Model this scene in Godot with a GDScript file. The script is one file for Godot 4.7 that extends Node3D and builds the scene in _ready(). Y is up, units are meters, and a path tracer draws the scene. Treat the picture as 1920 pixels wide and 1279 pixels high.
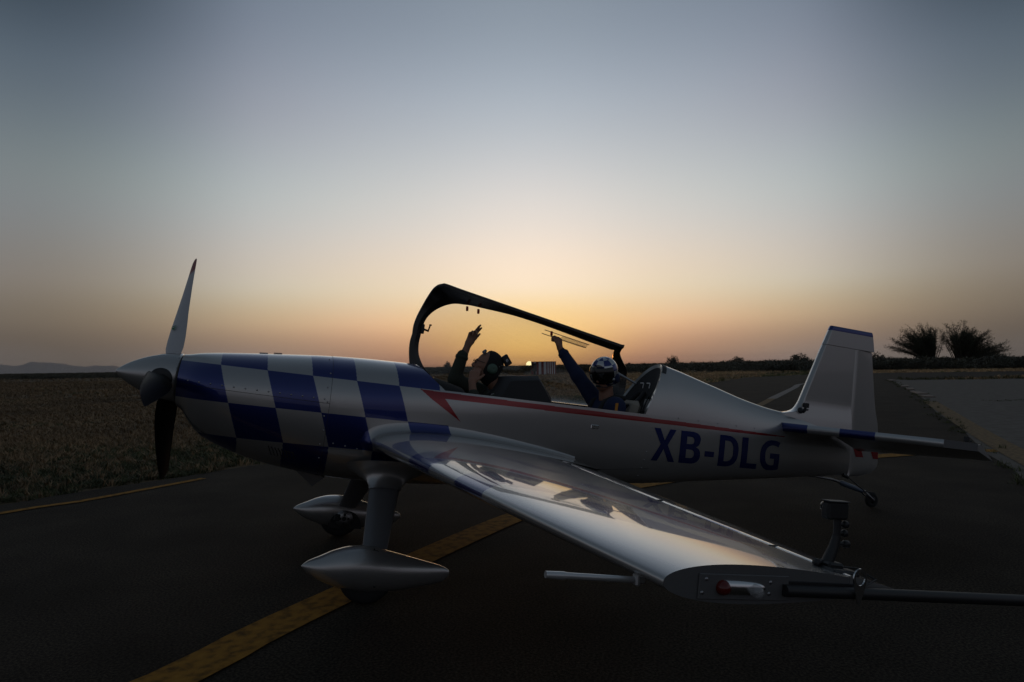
extends Node3D
# A two-seat aerobatic airplane parked on a taxiway at sunset, canopy open, two people aboard.
# Airplane frame: x aft from the spinner tip, y up, z to port; metres.

var rng := RandomNumberGenerator.new()
var plane: Node3D
var frame: Transform3D            # airplane frame in the world
var offs := {}                    # root node -> shift of its parts
var M := {}                       # materials


func _ready() -> void:
	rng.seed = 7
	camera_and_light()
	materials()
	setting()
	horizon_things()
	airplane()
	people()
	small_cameras()
	plants()


# ---------------------------------------------------------------- camera, sky, sun
func camera_and_light() -> void:
	var cam := Camera3D.new()
	cam.name = "camera"
	cam.fov = 53.13
	cam.near = 0.05
	cam.far = 30000.0
	add_child(cam)
	cam.transform = Transform3D(Basis(Vector3.RIGHT, deg_to_rad(2.113)) * Basis(Vector3.BACK, deg_to_rad(-0.845)), Vector3(0, 1.494, 0))
	cam.current = true
	var env := Environment.new()
	env.background_mode = Environment.BG_SKY
	env.tonemap_mode = Environment.TONE_MAPPER_LINEAR
	env.tonemap_exposure = 1.0
	env.sdfgi_enabled = true
	env.ssao_enabled = true
	env.ssil_enabled = true
	env.ambient_light_source = Environment.AMBIENT_SOURCE_SKY
	var sky := Sky.new()
	var pano := PanoramaSkyMaterial.new()
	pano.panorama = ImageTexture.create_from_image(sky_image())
	sky.sky_material = pano
	# the dusty air over the plain
	env.fog_enabled = true
	env.fog_density = 0.00002
	env.fog_light_color = Color(0.95, 0.88, 0.82)
	env.sky = sky
	var we := WorldEnvironment.new()
	we.name = "world_environment"
	we.environment = env
	add_child(we)
	var sun := DirectionalLight3D.new()
	sun.name = "sun_light"
	sun.light_color = Color(1.0, 0.62, 0.3)
	sun.light_energy = 0.12
	sun.light_angular_distance = 0.6
	sun.shadow_enabled = true
	sun.sky_mode = DirectionalLight3D.SKY_MODE_LIGHT_ONLY
	add_child(sun)
	# the sun stands 1.4 degrees right of the view axis, just on the horizon
	var az := deg_to_rad(SUN_AZ)
	var to_sun := Vector3(sin(az), tan(deg_to_rad(0.35)), -cos(az)).normalized()
	sun.look_at_from_position(Vector3.ZERO, -to_sun, Vector3.UP)


const SUN_AZ := 1.43

# colours of the dusk sky by elevation (rows) at angles away from the sun (columns), in frame as seen, with the lens falloff put in
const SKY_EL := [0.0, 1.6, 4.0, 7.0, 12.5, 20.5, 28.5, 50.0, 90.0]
const SKY_AZ := [0.0, 11.0, 21.0, 37.5, 75.0, 180.0]  # last two columns and overhead rows: out of view, shaped for the airplane's brightness
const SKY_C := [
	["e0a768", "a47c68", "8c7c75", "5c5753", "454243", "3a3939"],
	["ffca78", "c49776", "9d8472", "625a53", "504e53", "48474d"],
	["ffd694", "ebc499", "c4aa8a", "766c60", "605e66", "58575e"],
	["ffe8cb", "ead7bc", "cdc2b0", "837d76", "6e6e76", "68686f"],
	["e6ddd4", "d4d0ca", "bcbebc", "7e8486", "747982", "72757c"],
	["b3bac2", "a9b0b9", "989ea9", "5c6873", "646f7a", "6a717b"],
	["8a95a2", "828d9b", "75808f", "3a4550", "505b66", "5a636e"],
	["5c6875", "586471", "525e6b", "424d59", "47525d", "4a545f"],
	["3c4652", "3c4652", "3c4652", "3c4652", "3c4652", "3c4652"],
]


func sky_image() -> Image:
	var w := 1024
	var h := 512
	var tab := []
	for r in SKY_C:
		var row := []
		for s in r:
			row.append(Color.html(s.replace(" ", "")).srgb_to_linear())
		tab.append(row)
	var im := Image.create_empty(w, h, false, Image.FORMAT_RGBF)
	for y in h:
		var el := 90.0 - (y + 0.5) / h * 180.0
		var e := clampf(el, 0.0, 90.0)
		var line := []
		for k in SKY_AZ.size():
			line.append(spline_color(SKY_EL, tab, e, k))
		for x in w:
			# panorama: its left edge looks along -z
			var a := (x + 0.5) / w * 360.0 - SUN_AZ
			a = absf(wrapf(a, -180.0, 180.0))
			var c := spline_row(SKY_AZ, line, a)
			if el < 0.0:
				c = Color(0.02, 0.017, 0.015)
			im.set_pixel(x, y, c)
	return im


func hermite(p0: float, p1: float, m0: float, m1: float, t: float, d: float) -> float:
	var t2 := t * t
	var t3 := t2 * t
	return (2 * t3 - 3 * t2 + 1) * p0 + (t3 - 2 * t2 + t) * d * m0 + (-2 * t3 + 3 * t2) * p1 + (t3 - t2) * d * m1


func slope(xs: Array, ys: Array, i: int) -> float:
	if i == 0:
		return (ys[1] - ys[0]) / (xs[1] - xs[0]) if xs[0] != 0.0 or xs.size() != SKY_AZ.size() else 0.0
	if i == xs.size() - 1:
		return (ys[i] - ys[i - 1]) / (xs[i] - xs[i - 1])
	var a: float = (ys[i] - ys[i - 1]) / (xs[i] - xs[i - 1])
	var b: float = (ys[i + 1] - ys[i]) / (xs[i + 1] - xs[i])
	if a * b <= 0.0:
		return 0.0
	return 2.0 * a * b / (a + b)


func curve_at(xs: Array, ys: Array, x: float) -> float:
	if x <= xs[0]:
		return ys[0]
	for i in xs.size() - 1:
		if x <= xs[i + 1]:
			var d: float = xs[i + 1] - xs[i]
			return hermite(ys[i], ys[i + 1], slope(xs, ys, i), slope(xs, ys, i + 1), (x - xs[i]) / d, d)
	return ys[-1]


func spline_color(xs: Array, tab: Array, x: float, k: int) -> Color:
	var r := []
	var g := []
	var b := []
	for row in tab:
		r.append(log(row[k].r))
		g.append(log(row[k].g))
		b.append(log(row[k].b))
	return Color(curve_at(xs, r, x), curve_at(xs, g, x), curve_at(xs, b, x))


func spline_row(xs: Array, line: Array, x: float) -> Color:
	var r := []
	var g := []
	var b := []
	for c in line:
		r.append(c.r)
		g.append(c.g)
		b.append(c.b)
	return Color(exp(curve_at(xs, r, x)), exp(curve_at(xs, g, x)), exp(curve_at(xs, b, x)))


# ---------------------------------------------------------------- materials
func mat(c: Color, rough := 0.6, metal := 0.0) -> StandardMaterial3D:
	var m := StandardMaterial3D.new()
	m.albedo_color = c.linear_to_srgb()
	m.roughness = rough
	m.metallic = metal
	return m


func noise_tex(freq: float, lo: Color, hi: Color, size := 1024, oct := 5, seed_ := 1, mid := Color(0, 0, 0, 0)) -> NoiseTexture2D:
	var n := FastNoiseLite.new()
	n.noise_type = FastNoiseLite.TYPE_SIMPLEX_SMOOTH
	n.frequency = freq
	n.fractal_octaves = oct
	n.seed = seed_
	var t := NoiseTexture2D.new()
	t.width = size
	t.height = size
	t.seamless = true
	t.noise = n
	var ramp := Gradient.new()
	ramp.set_color(0, lo.linear_to_srgb())
	ramp.set_color(1, hi.linear_to_srgb())
	if mid.a > 0.0:
		ramp.add_point(0.5, mid.linear_to_srgb())
	t.color_ramp = ramp
	return t


func rough_ground(tex: Texture2D, scale: float, bump: Texture2D, depth: float) -> StandardMaterial3D:
	var m := StandardMaterial3D.new()
	m.albedo_texture = tex
	m.roughness = 0.95
	m.metallic_specular = 0.25
	m.uv1_triplanar = true
	m.uv1_world_triplanar = true
	m.uv1_scale = Vector3.ONE * scale
	m.heightmap_enabled = true
	m.heightmap_texture = bump
	m.heightmap_scale = depth
	return m


func materials() -> void:
	var silver := Color(0.42, 0.412, 0.40)
	M.fuselage = paint(silver, fuselage_paint())
	M.wing = paint(silver, wing_paint())
	M.wing.metallic = 0.5
	M.wing.roughness = 0.26
	M.silver = paint(silver, null)
	M.tint = paint(Color.WHITE, null)
	M.tint.vertex_color_use_as_albedo = true
	M.blue = paint(Color(0.012, 0.025, 0.16), null)
	M.red = paint(Color(0.30, 0.012, 0.015), null)
	M.leg = mat(Color(0.16, 0.16, 0.165), 0.35, 0.3)
	M.black = mat(Color(0.012, 0.012, 0.013), 0.5)
	M.black_gloss = mat(Color(0.012, 0.012, 0.013), 0.25)
	M.black_cloth = mat(Color(0.012, 0.012, 0.012), 0.9)
	M.grey_panel = mat(Color(0.03, 0.03, 0.032), 0.7)
	M.seam = mat(Color(0.02, 0.02, 0.02), 0.7)
	M.rubber = mat(Color(0.012, 0.012, 0.012), 0.85)
	M.chrome = mat(Color(0.7, 0.7, 0.7), 0.2, 1.0)
	M.steel = mat(Color(0.35, 0.35, 0.36), 0.4, 1.0)
	M.white = mat(Color(0.7, 0.7, 0.7), 0.4)
	M.blade = mat(Color(1, 1, 1), 0.42)
	M.blade.vertex_color_use_as_albedo = true
	M.blade.metallic_specular = 0.3
	M.green = mat(Color(0.01, 0.16, 0.05), 0.5)
	M.tag_red = mat(Color(0.55, 0.03, 0.02), 0.5)
	M.lens_red = mat(Color(0.12, 0.01, 0.008), 0.15)
	M.lens_clear = mat(Color(0.5, 0.5, 0.5), 0.05)
	M.skin = mat(Color(0.28, 0.14, 0.09), 0.55)
	M.skin.subsurf_scatter_enabled = true
	M.skin.subsurf_scatter_strength = 0.15
	M.suit_blue = mat(Color(0.009, 0.018, 0.06), 0.85)
	M.suit_green = mat(Color(0.035, 0.04, 0.028), 0.9)
	M.ear_green = mat(Color(0.075, 0.13, 0.095), 0.6)
	M.orange = mat(Color(0.55, 0.22, 0.02), 0.7)
	M.webbing = mat(Color(0.02, 0.02, 0.022), 0.85)
	M.tan = mat(Color(0.3, 0.27, 0.22), 0.9)
	M.tip = mat(Color(0.13, 0.13, 0.13), 0.45, 0.2)
	M.pitot = mat(Color(0.6, 0.6, 0.6), 0.35, 0.6)
	M.sleeve = mat(Color(0.10, 0.13, 0.18), 0.35, 0.3)
	M.letter_blue = paint(BLUE, null)
	M.hut_red = mat(Color(0.22, 0.03, 0.025), 0.6)
	var bulb := StandardMaterial3D.new()
	bulb.transparency = BaseMaterial3D.TRANSPARENCY_ALPHA
	bulb.albedo_color = Color(0.8, 0.8, 0.8, 0.3)
	bulb.roughness = 0.03
	M.glass_bulb = bulb
	M.visor = mat(Color(0.008, 0.008, 0.008), 0.12)
	var g := StandardMaterial3D.new()
	g.transparency = BaseMaterial3D.TRANSPARENCY_ALPHA
	g.albedo_color = Color(0.36, 0.25, 0.08, 0.2)
	g.roughness = 0.03
	g.metallic_specular = 0.5
	M.glass = g
	var vent := g.duplicate()
	vent.albedo_color = Color(0.7, 0.72, 0.68, 0.4)
	M.vent = vent
	var fine := noise_tex(0.09, Color(0, 0, 0), Color(1, 1, 1), 512, 4, 3)
	M.asphalt = rough_ground(noise_tex(0.06, Color(0.010, 0.008, 0.006), Color(0.115, 0.094, 0.070), 1024, 4, 5, Color(0.050, 0.041, 0.031)), 0.75, noise_tex(0.25, Color(0, 0, 0), Color(1, 1, 1), 1024, 3, 9), 0.5)
	var broad := noise_tex(0.012, Color(0.45, 0.45, 0.45), Color(1, 1, 1), 512, 6, 15)
	M.asphalt.detail_enabled = true
	M.asphalt.detail_blend_mode = BaseMaterial3D.BLEND_MODE_MUL
	M.asphalt.detail_albedo = broad
	M.asphalt.detail_uv_layer = BaseMaterial3D.DETAIL_UV_2
	M.asphalt.uv2_triplanar = true
	M.asphalt.uv2_world_triplanar = true
	M.asphalt.uv2_scale = Vector3.ONE * 0.11
	M.apron = rough_ground(noise_tex(0.02, Color(0.105, 0.093, 0.080), Color(0.18, 0.162, 0.142), 1024, 6, 11), 0.13, fine, 0.4)
	M.yellow = rough_ground(noise_tex(0.03, Color(0.10, 0.055, 0.018), Color(0.40, 0.20, 0.035), 512, 6, 21, Color(0.31, 0.15, 0.028)), 0.6, fine, 0.3)
	M.worn_yellow = rough_ground(noise_tex(0.03, Color(0.09, 0.07, 0.05), Color(0.30, 0.20, 0.10), 512, 6, 27, Color(0.2, 0.14, 0.08)), 0.6, fine, 0.3)
	M.kerb = mat(Color(0.20, 0.15, 0.12), 0.9)
	M.white_line = rough_ground(noise_tex(0.03, Color(0.08, 0.075, 0.07), Color(0.42, 0.38, 0.35), 512, 6, 22, Color(0.3, 0.27, 0.25)), 0.6, fine, 0.3)
	M.soil = rough_ground(noise_tex(0.012, Color(0.065, 0.048, 0.028), Color(0.19, 0.135, 0.08), 1024, 6, 31, Color(0.11, 0.08, 0.047)), 0.05, fine, 2.0)
	M.rock = rough_ground(noise_tex(0.012, Color(0.40, 0.36, 0.33), Color(0.50, 0.46, 0.43), 512, 5, 41), 0.002, fine, 1.0)
	for k in [["grass_dry", Color(0.36, 0.245, 0.135)], ["grass_green", Color(0.10, 0.105, 0.035)], ["leaf", Color(0.05, 0.055, 0.032)], ["scrub", Color(0.12, 0.115, 0.085)]]:
		var m := mat(k[1], 0.8)
		m.backlight_enabled = true
		m.backlight = Color(0.25, 0.25, 0.2)
		m.vertex_color_use_as_albedo = true
		M[k[0]] = m
	M.bark = mat(Color(0.05, 0.04, 0.03), 0.95)


func paint(c: Color, tex: Texture2D) -> StandardMaterial3D:
	var m := mat(Color.WHITE if tex else c, 0.3, 0.72)
	m.albedo_texture = tex
	m.clearcoat_enabled = true
	m.clearcoat = 1.0
	m.clearcoat_roughness = 0.03
	return m


func fill_poly(im: Image, p: PackedVector2Array, c: Color) -> void:
	var lo := INF
	var hi := -INF
	for v in p:
		lo = minf(lo, v.y)
		hi = maxf(hi, v.y)
	for y in range(maxi(0, int(lo)), mini(im.get_height(), int(hi) + 1)):
		var yc := y + 0.5
		var xs := []
		for i in p.size():
			var a := p[i]
			var b := p[(i + 1) % p.size()]
			if (a.y <= yc) != (b.y <= yc):
				xs.append(a.x + (yc - a.y) / (b.y - a.y) * (b.x - a.x))
		xs.sort()
		for k in range(0, xs.size() - 1, 2):
			var x0 := roundi(xs[k])
			var x1 := roundi(xs[k + 1])
			if x1 > x0:
				im.fill_rect(Rect2i(x0, y, x1 - x0, 1), c)


const FT := Vector2(2048.0 / 7.2, 512.0 / 1.5)   # fuselage texture pixels per metre; v runs down from z = 0.7
const BLUE := Color(0.012, 0.025, 0.16)
const RED := Color(0.26, 0.012, 0.016)


func fuselage_paint() -> ImageTexture:
	var im := Image.create_empty(2048, 512, false, Image.FORMAT_RGB8)
	im.fill(Color(0.42, 0.412, 0.40).linear_to_srgb())
	var blue := BLUE.linear_to_srgb()
	var red := RED.linear_to_srgb()
	var zs := [0.7, 0.12, -0.129, -0.364, -0.8]
	for c in 6:
		for r in 4:
			if (c + r) % 2 == 0:
				continue
			var poly := PackedVector2Array()
			for k in [[0, 0], [1, 0], [1, 1], [0, 1]]:
				var z: float = zs[r + k[1]]
				var edge: float = 0.692 + 0.3057 * (c - 1 + k[0])
				if c == 0 and k[0] == 0:
					edge = 0.0
				var lean := 0.352 * (0.12 - maxf(z, -0.4)) if z < 0.3 else -0.352 * 0.22
				poly.append(Vector2(edge + lean, 0.7 - z) * FT)
			fill_poly(im, poly, blue)
	var stripe := []
	for v in [[2.07, 0.116], [2.215, 0.111], [2.986, 0.105], [4.43, 0.096], [5.375, 0.079], [5.66, 0.072], [5.66, 0.066], [5.377, 0.058], [4.43, 0.060], [2.991, 0.063], [2.261, 0.065], [2.399, -0.093], [2.163, 0.05]]:
		stripe.append(Vector2(v[0], 0.7 - v[1]) * FT)
	fill_poly(im, PackedVector2Array(stripe), red)
	return ImageTexture.create_from_image(im)


const WT := Vector2(512.0 / 2.0, 1024.0 / 4.1)   # wing texture pixels per metre, from x = 1.6, y = 0


func wing_paint() -> ImageTexture:
	var im := Image.create_empty(512, 1024, false, Image.FORMAT_RGB8)
	im.fill(Color(0.42, 0.412, 0.40).linear_to_srgb())
	var blue := BLUE.linear_to_srgb()
	var shards := [
		[[1.6, 1.53], [1.99, 1.57], [2.02, 1.72], [2.0, 1.94], [1.6, 1.97]], [[1.6, 2.34], [2.05, 2.40], [2.05, 2.72], [1.6, 2.77]],
		[[2.18, 2.30], [2.07, 2.52], [2.33, 3.10]],
		[[2.36, 2.56], [2.66, 2.72], [2.66, 2.92], [2.40, 2.95]],
		[[2.34, 3.17], [2.60, 3.40], [2.56, 3.68], [2.41, 3.62], [2.33, 3.49]],
		[[2.16, 3.00], [2.27, 3.44], [2.34, 3.76], [2.24, 3.69], [2.13, 3.44]],
		[[2.09, 2.60], [2.15, 3.08], [2.00, 2.78]],
		[[2.62, 3.10], [2.78, 3.15], [2.64, 3.42]], [[2.83, 3.12], [2.85, 3.62], [2.78, 3.98], [2.68, 3.76]],
		[[2.75, 1.2], [2.95, 1.9], [2.62, 1.55]], [[2.2, 1.4], [2.5, 2.3], [2.34, 2.2]],
	]
	for s in shards:
		var p := PackedVector2Array()
		for v in s:
			p.append(Vector2(v[0] - 1.6, v[1]) * WT)
		fill_poly(im, p, blue)
	return ImageTexture.create_from_image(im)


# ---------------------------------------------------------------- mesh helpers
func mb() -> SurfaceTool:
	var st := SurfaceTool.new()
	st.begin(Mesh.PRIMITIVE_TRIANGLES)
	st.set_smooth_group(0)
	return st


func root(called: String, xf: Transform3D, shift: Vector3, label: String, category: String, group := "") -> Node3D:
	var o := Node3D.new()
	o.name = called
	add_child(o, true)
	o.transform = xf
	offs[o] = shift
	tag(o, label, category, group)
	return o


func tag(o: Node, label := "", category := "", group := "", kind := "") -> Node:
	for k in [["label", label], ["category", category], ["group", group], ["kind", kind]]:
		if k[1] != "":
			o.set_meta(k[0], k[1])
	return o


func place(mesh: Mesh, called: String, m: Material, parent: Node = self) -> MeshInstance3D:
	var o := MeshInstance3D.new()
	o.name = called
	o.mesh = mesh
	o.material_override = m
	parent.add_child(o, true)
	if offs.has(parent):
		o.position = offs[parent]
	return o


func put(st: SurfaceTool, called: String, m: Material, parent: Node = self) -> MeshInstance3D:
	st.generate_normals()
	return place(st.commit(), called, m, parent)


func tri(st: SurfaceTool, a: Vector3, b: Vector3, c: Vector3) -> void:
	st.add_vertex(a)
	st.add_vertex(b)
	st.add_vertex(c)


func quad(st: SurfaceTool, a: Vector3, b: Vector3, c: Vector3, d: Vector3) -> void:
	tri(st, a, b, c)
	tri(st, a, c, d)


func grid(st: SurfaceTool, rows: Array, closed := false, uv = null, col = null) -> void:
	for i in rows.size() - 1:
		var a: PackedVector3Array = rows[i]
		var b: PackedVector3Array = rows[i + 1]
		var n := a.size() if closed else a.size() - 1
		for j in n:
			var k := (j + 1) % a.size()
			if col != null:
				st.set_color(col.call(i, j))
			for p in [a[j], a[k], b[k], a[j], b[k], b[j]]:
				if uv != null:
					st.set_uv(uv.call(p))
				st.add_vertex(p)


func fan(st: SurfaceTool, ring: PackedVector3Array, flip := false) -> void:
	var c := Vector3.ZERO
	for p in ring:
		c += p
	c /= ring.size()
	st.set_smooth_group(-1)
	for j in ring.size():
		if flip:
			tri(st, c, ring[(j + 1) % ring.size()], ring[j])
		else:
			tri(st, c, ring[j], ring[(j + 1) % ring.size()])
	st.set_smooth_group(0)


func tube(st: SurfaceTool, path: Array, radii: Array, sides := 10, caps := true) -> void:
	var rows := []
	var up := Vector3.UP
	for i in path.size():
		var d: Vector3 = (path[mini(i + 1, path.size() - 1)] - path[maxi(i - 1, 0)]).normalized()
		if absf(d.dot(up)) > 0.95:
			up = Vector3.RIGHT
		var s := d.cross(up).normalized()
		var u := s.cross(d).normalized()
		up = u
		var ring := PackedVector3Array()
		for k in sides:
			var a := TAU * k / sides
			ring.append(path[i] + (s * cos(a) + u * sin(a)) * radii[i])
		rows.append(ring)
	grid(st, rows, true)
	if caps:
		fan(st, rows[0], true)
		fan(st, rows[-1])


# a body turned about an axis: profile of (distance along the axis, radius)
func lathe(st: SurfaceTool, at: Vector3, axis: Vector3, profile: Array, sides := 32) -> void:
	var s := axis.cross(Vector3.UP if absf(axis.y) < 0.9 else Vector3.RIGHT).normalized()
	var u := s.cross(axis).normalized()
	var rows := []
	for p in profile:
		var ring := PackedVector3Array()
		for k in sides:
			var a := TAU * k / sides
			ring.append(at + axis * p[0] + (s * cos(a) + u * sin(a)) * p[1])
		rows.append(ring)
	grid(st, rows, true)


func box(st: SurfaceTool, at: Vector3, size: Vector3, basis_ := Basis.IDENTITY, bevel := 0.0) -> void:
	st.set_smooth_group(-1)
	var h := size / 2
	var bv := minf(bevel, minf(h.x, minf(h.y, h.z)) * 0.9)
	var f := func(v: Vector3) -> Vector3: return at + basis_ * v
	var ax := [Vector3.RIGHT, Vector3.UP, Vector3.BACK]
	for i in 3:
		var n: Vector3 = ax[i]
		var u: Vector3 = ax[(i + 1) % 3]
		var v: Vector3 = ax[(i + 2) % 3]
		var hu: float = h[(i + 1) % 3] - bv
		var hv: float = h[(i + 2) % 3] - bv
		for s in [-1.0, 1.0]:
			var c: Vector3 = n * h[i] * s
			var p := [c - u * hu - v * hv, c + u * hu - v * hv, c + u * hu + v * hv, c - u * hu + v * hv]
			if s > 0:
				p.reverse()
			quad(st, f.call(p[0]), f.call(p[1]), f.call(p[2]), f.call(p[3]))
		if bv > 0.0:
			var hn: float = h[i] - bv
			for s in [-1.0, 1.0]:
				for t in [-1.0, 1.0]:
					var e0: Vector3 = u * h[(i + 1) % 3] * s + v * hv * t
					var e1: Vector3 = u * hu * s + v * h[(i + 2) % 3] * t
					quad(st, f.call(e0 - n * hn), f.call(e0 + n * hn), f.call(e1 + n * hn), f.call(e1 - n * hn))
	if bv > 0.0:
		for sx in [-1.0, 1.0]:
			for sy in [-1.0, 1.0]:
				for sz in [-1.0, 1.0]:
					var g := Vector3(sx, sy, sz)
					tri(st, f.call(g * Vector3(h.x, h.y - bv, h.z - bv)), f.call(g * Vector3(h.x - bv, h.y, h.z - bv)), f.call(g * Vector3(h.x - bv, h.y - bv, h.z)))
	st.set_smooth_group(0)


func slab(st: SurfaceTool, outline: Array, y: float) -> void:
	var p2 := PackedVector2Array()
	for v in outline:
		p2.append(Vector2(v[0], v[1]))
	var ix := Geometry2D.triangulate_polygon(p2)
	for k in range(0, ix.size(), 3):
		var a := p2[ix[k]]
		var b := p2[ix[k + 1]]
		var c := p2[ix[k + 2]]
		if (b - a).cross(c - a) > 0:
			tri(st, Vector3(a.x, y, a.y), Vector3(b.x, y, b.y), Vector3(c.x, y, c.y))
		else:
			tri(st, Vector3(a.x, y, a.y), Vector3(c.x, y, c.y), Vector3(b.x, y, b.y))


func strip(st: SurfaceTool, line: Array, width: float, y: float) -> void:
	var c := Curve2D.new()
	c.bake_interval = 0.4
	for i in line.size():
		var p := Vector2(line[i][0], line[i][1])
		var t := Vector2.ZERO
		if i > 0 and i < line.size() - 1:
			t = (Vector2(line[i + 1][0], line[i + 1][1]) - Vector2(line[i - 1][0], line[i - 1][1])) / 6.0
		c.add_point(p, -t, t)
	var pts := c.get_baked_points()
	var l := []
	for i in pts.size():
		var d := (pts[mini(i + 1, pts.size() - 1)] - pts[maxi(i - 1, 0)]).normalized().orthogonal() * width / 2
		l.append([Vector3(pts[i].x + d.x, y, pts[i].y + d.y), Vector3(pts[i].x - d.x, y, pts[i].y - d.y)])
	for i in l.size() - 1:
		quad(st, l[i][0], l[i][1], l[i + 1][1], l[i + 1][0])


# ---------------------------------------------------------------- ground, pavement, hills
const ASPHALT := [[-9.5, -0.5], [-8.2, 3.0], [-12, 14], [12, 16], [40, 10], [40, -30], [31, -52], [41, -56], [80, -60], [90, -84], [61, -82], [46, -84], [33, -79], [23.6, -69], [15.8, -53.4], [8.5, -45.8], [5.6, -36], [2.6, -26], [-0.6, -17.5], [-3.4, -11.3], [-4.14, -10.7], [-4.53, -9.98], [-5.0, -9.25], [-5.6, -8.35], [-5.84, -7.8], [-7.6, -4.3]]
const APRON := [[29.5, -53.7], [22.7, -39.9], [17.6, -29.7], [15.1, -25.0], [11.9, -19.2], [9.96, -15.3], [7.5, -10.9], [6.76, -9.3], [6.3, -8.5], [4.9, -5.6], [4.2, -3.0], [6, -1], [40, 2], [60, -20], [70, -56], [38.3, -51.5], [33.3, -51.0]]


func setting() -> void:
	var st := mb()
	var rings := [0.0, 30.0, 80.0, 200.0, 600.0, 2500.0, 15000.0]
	for i in rings.size() - 1:
		for k in 48:
			var a := TAU * k / 48
			var b := TAU * (k + 1) / 48
			var f := func(r: float, t: float) -> Vector3: return Vector3(cos(t) * r, -0.025, sin(t) * r)
			if i == 0:
				tri(st, f.call(0, 0), f.call(rings[1], a), f.call(rings[1], b))
			else:
				quad(st, f.call(rings[i], a), f.call(rings[i + 1], a), f.call(rings[i + 1], b), f.call(rings[i], b))
	tag(put(st, "ground", M.soil), "", "", "", "structure")
	st = mb()
	slab(st, ASPHALT, 0.0)
	tag(put(st, "taxiway", M.asphalt), "", "", "", "structure")
	st = mb()
	slab(st, APRON, 0.004)
	tag(put(st, "apron_pavement", M.apron), "", "", "", "structure")
	st = mb()
	strip(st, [[-3.4, -0.6], [-2.55, -2.0], [-1.68, -3.34], [-1.36, -4.12], [-0.1, -6.63], [0.75, -7.75], [1.65, -8.55], [3.2, -9.6], [4.7, -10.35], [6.05, -10.83], [7.2, -11.1], [8.3, -11.2]], 0.30, 0.008)
	tag(put(st, "centre_line_marking", M.yellow), "", "", "", "structure")
	st = mb()
	strip(st, [[1.0, -8.3], [3.6, -13.6], [6.4, -19.4], [9.3, -25.3], [10.6, -28.0]], 0.30, 0.012)
	tag(put(st, "straight_line_marking", M.worn_yellow), "", "", "", "structure")
	st = mb()
	strip(st, [[10.6, -28.0], [13.7, -34.3], [16.6, -40.2], [19.4, -45.9], [24.0, -52.0]], 0.36, 0.010)
	tag(put(st, "pale_line_marking", M.white_line), "", "", "", "structure")
	st = mb()
	strip(st, [[-7.1, -4.2], [-5.5, -7.32], [-5.06, -7.9], [-4.63, -8.78], [-4.3, -9.5]], 0.12, 0.008)
	tag(put(st, "edge_line_marking", M.yellow), "", "", "", "structure")
	st = mb()
	strip(st, [[15.0, -24.6], [12.2, -19.2], [9.67, -14.32], [7.6, -10.15], [6.0, -6.5], [5.2, -3.0]], 0.42, 0.012)
	tag(put(st, "apron_line_marking", M.worn_yellow), "", "", "", "structure")
	st = mb()   # broken pale kerb stones at the corner of the apron
	tag(st_kerb(), "", "", "", "structure")
	# the far ridge on the left, and the low rise that hides half of the sun
	st = mb()
	ridge(st, 13000.0, -46.0, -23.0, 150.0, 3, 0.25)
	tag(put(st, "hills", M.rock), "", "", "", "structure")


func st_kerb() -> Node3D:
	var o := Node3D.new()
	o.name = "pale_kerb"
	add_child(o)
	for k in [[27.6, -50.0, 28.9, -52.6], [21.6, -37.9, 23.0, -40.6], [19.6, -34.0, 21.0, -36.6], [17.5, -29.6, 18.9, -32.4], [16.4, -27.2, 17.0, -28.6]]:
		var st := mb()
		var a := Vector3(k[0], 0.03, k[1])
		var b := Vector3(k[2], 0.03, k[3])
		var d := (b - a).normalized()
		box(st, (a + b) / 2 + Vector3(0.15 + rng.randf() * 0.1, -0.01, 0), Vector3(0.30 + rng.randf() * 0.12, 0.07, a.distance_to(b) * rng.randf_range(0.75, 1.0)), Basis(Vector3.UP.cross(d), Vector3.UP, d).rotated(Vector3.UP, rng.randf_range(-0.08, 0.08)), 0.03)
		put(st, "kerb_stone", M.kerb, o)
	return o


func ridge(st: SurfaceTool, dist: float, from: float, to: float, height: float, seed_: int, rough: float) -> void:
	var n := FastNoiseLite.new()
	n.seed = seed_
	n.frequency = 0.22
	n.fractal_octaves = 5
	var rows := []
	for d in [0.0, 0.35, 0.7, 1.0, 1.4]:
		var row := PackedVector3Array()
		for i in 121:
			var t := i / 120.0
			var az := deg_to_rad(lerpf(from, to, t))
			var e := smoothstep(0.0, 0.15, t) * (1.0 - smoothstep(0.45, 1.0, t) * 0.9)
			var prof: float = [0.0, 0.45, 0.8, 1.0, 0.2][int(round(d * 3))] if d < 1.1 else 0.2
			var h := height * e * prof * (1.0 + rough * n.get_noise_2d(t * 46.0, d * 3.0) * 1.6)
			var r: float = dist * (0.85 + 0.15 * d)
			row.append(Vector3(sin(az) * r, h - 2.0, -cos(az) * r))
		rows.append(row)
	grid(st, rows)


# ---------------------------------------------------------------- things on the horizon
# turns a bearing (metres to the right at one metre ahead) and a distance ahead into a place on the ground
func ahead(t: float, d: float) -> Vector3:
	return Vector3(t * d, 0.0, -d)


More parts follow.
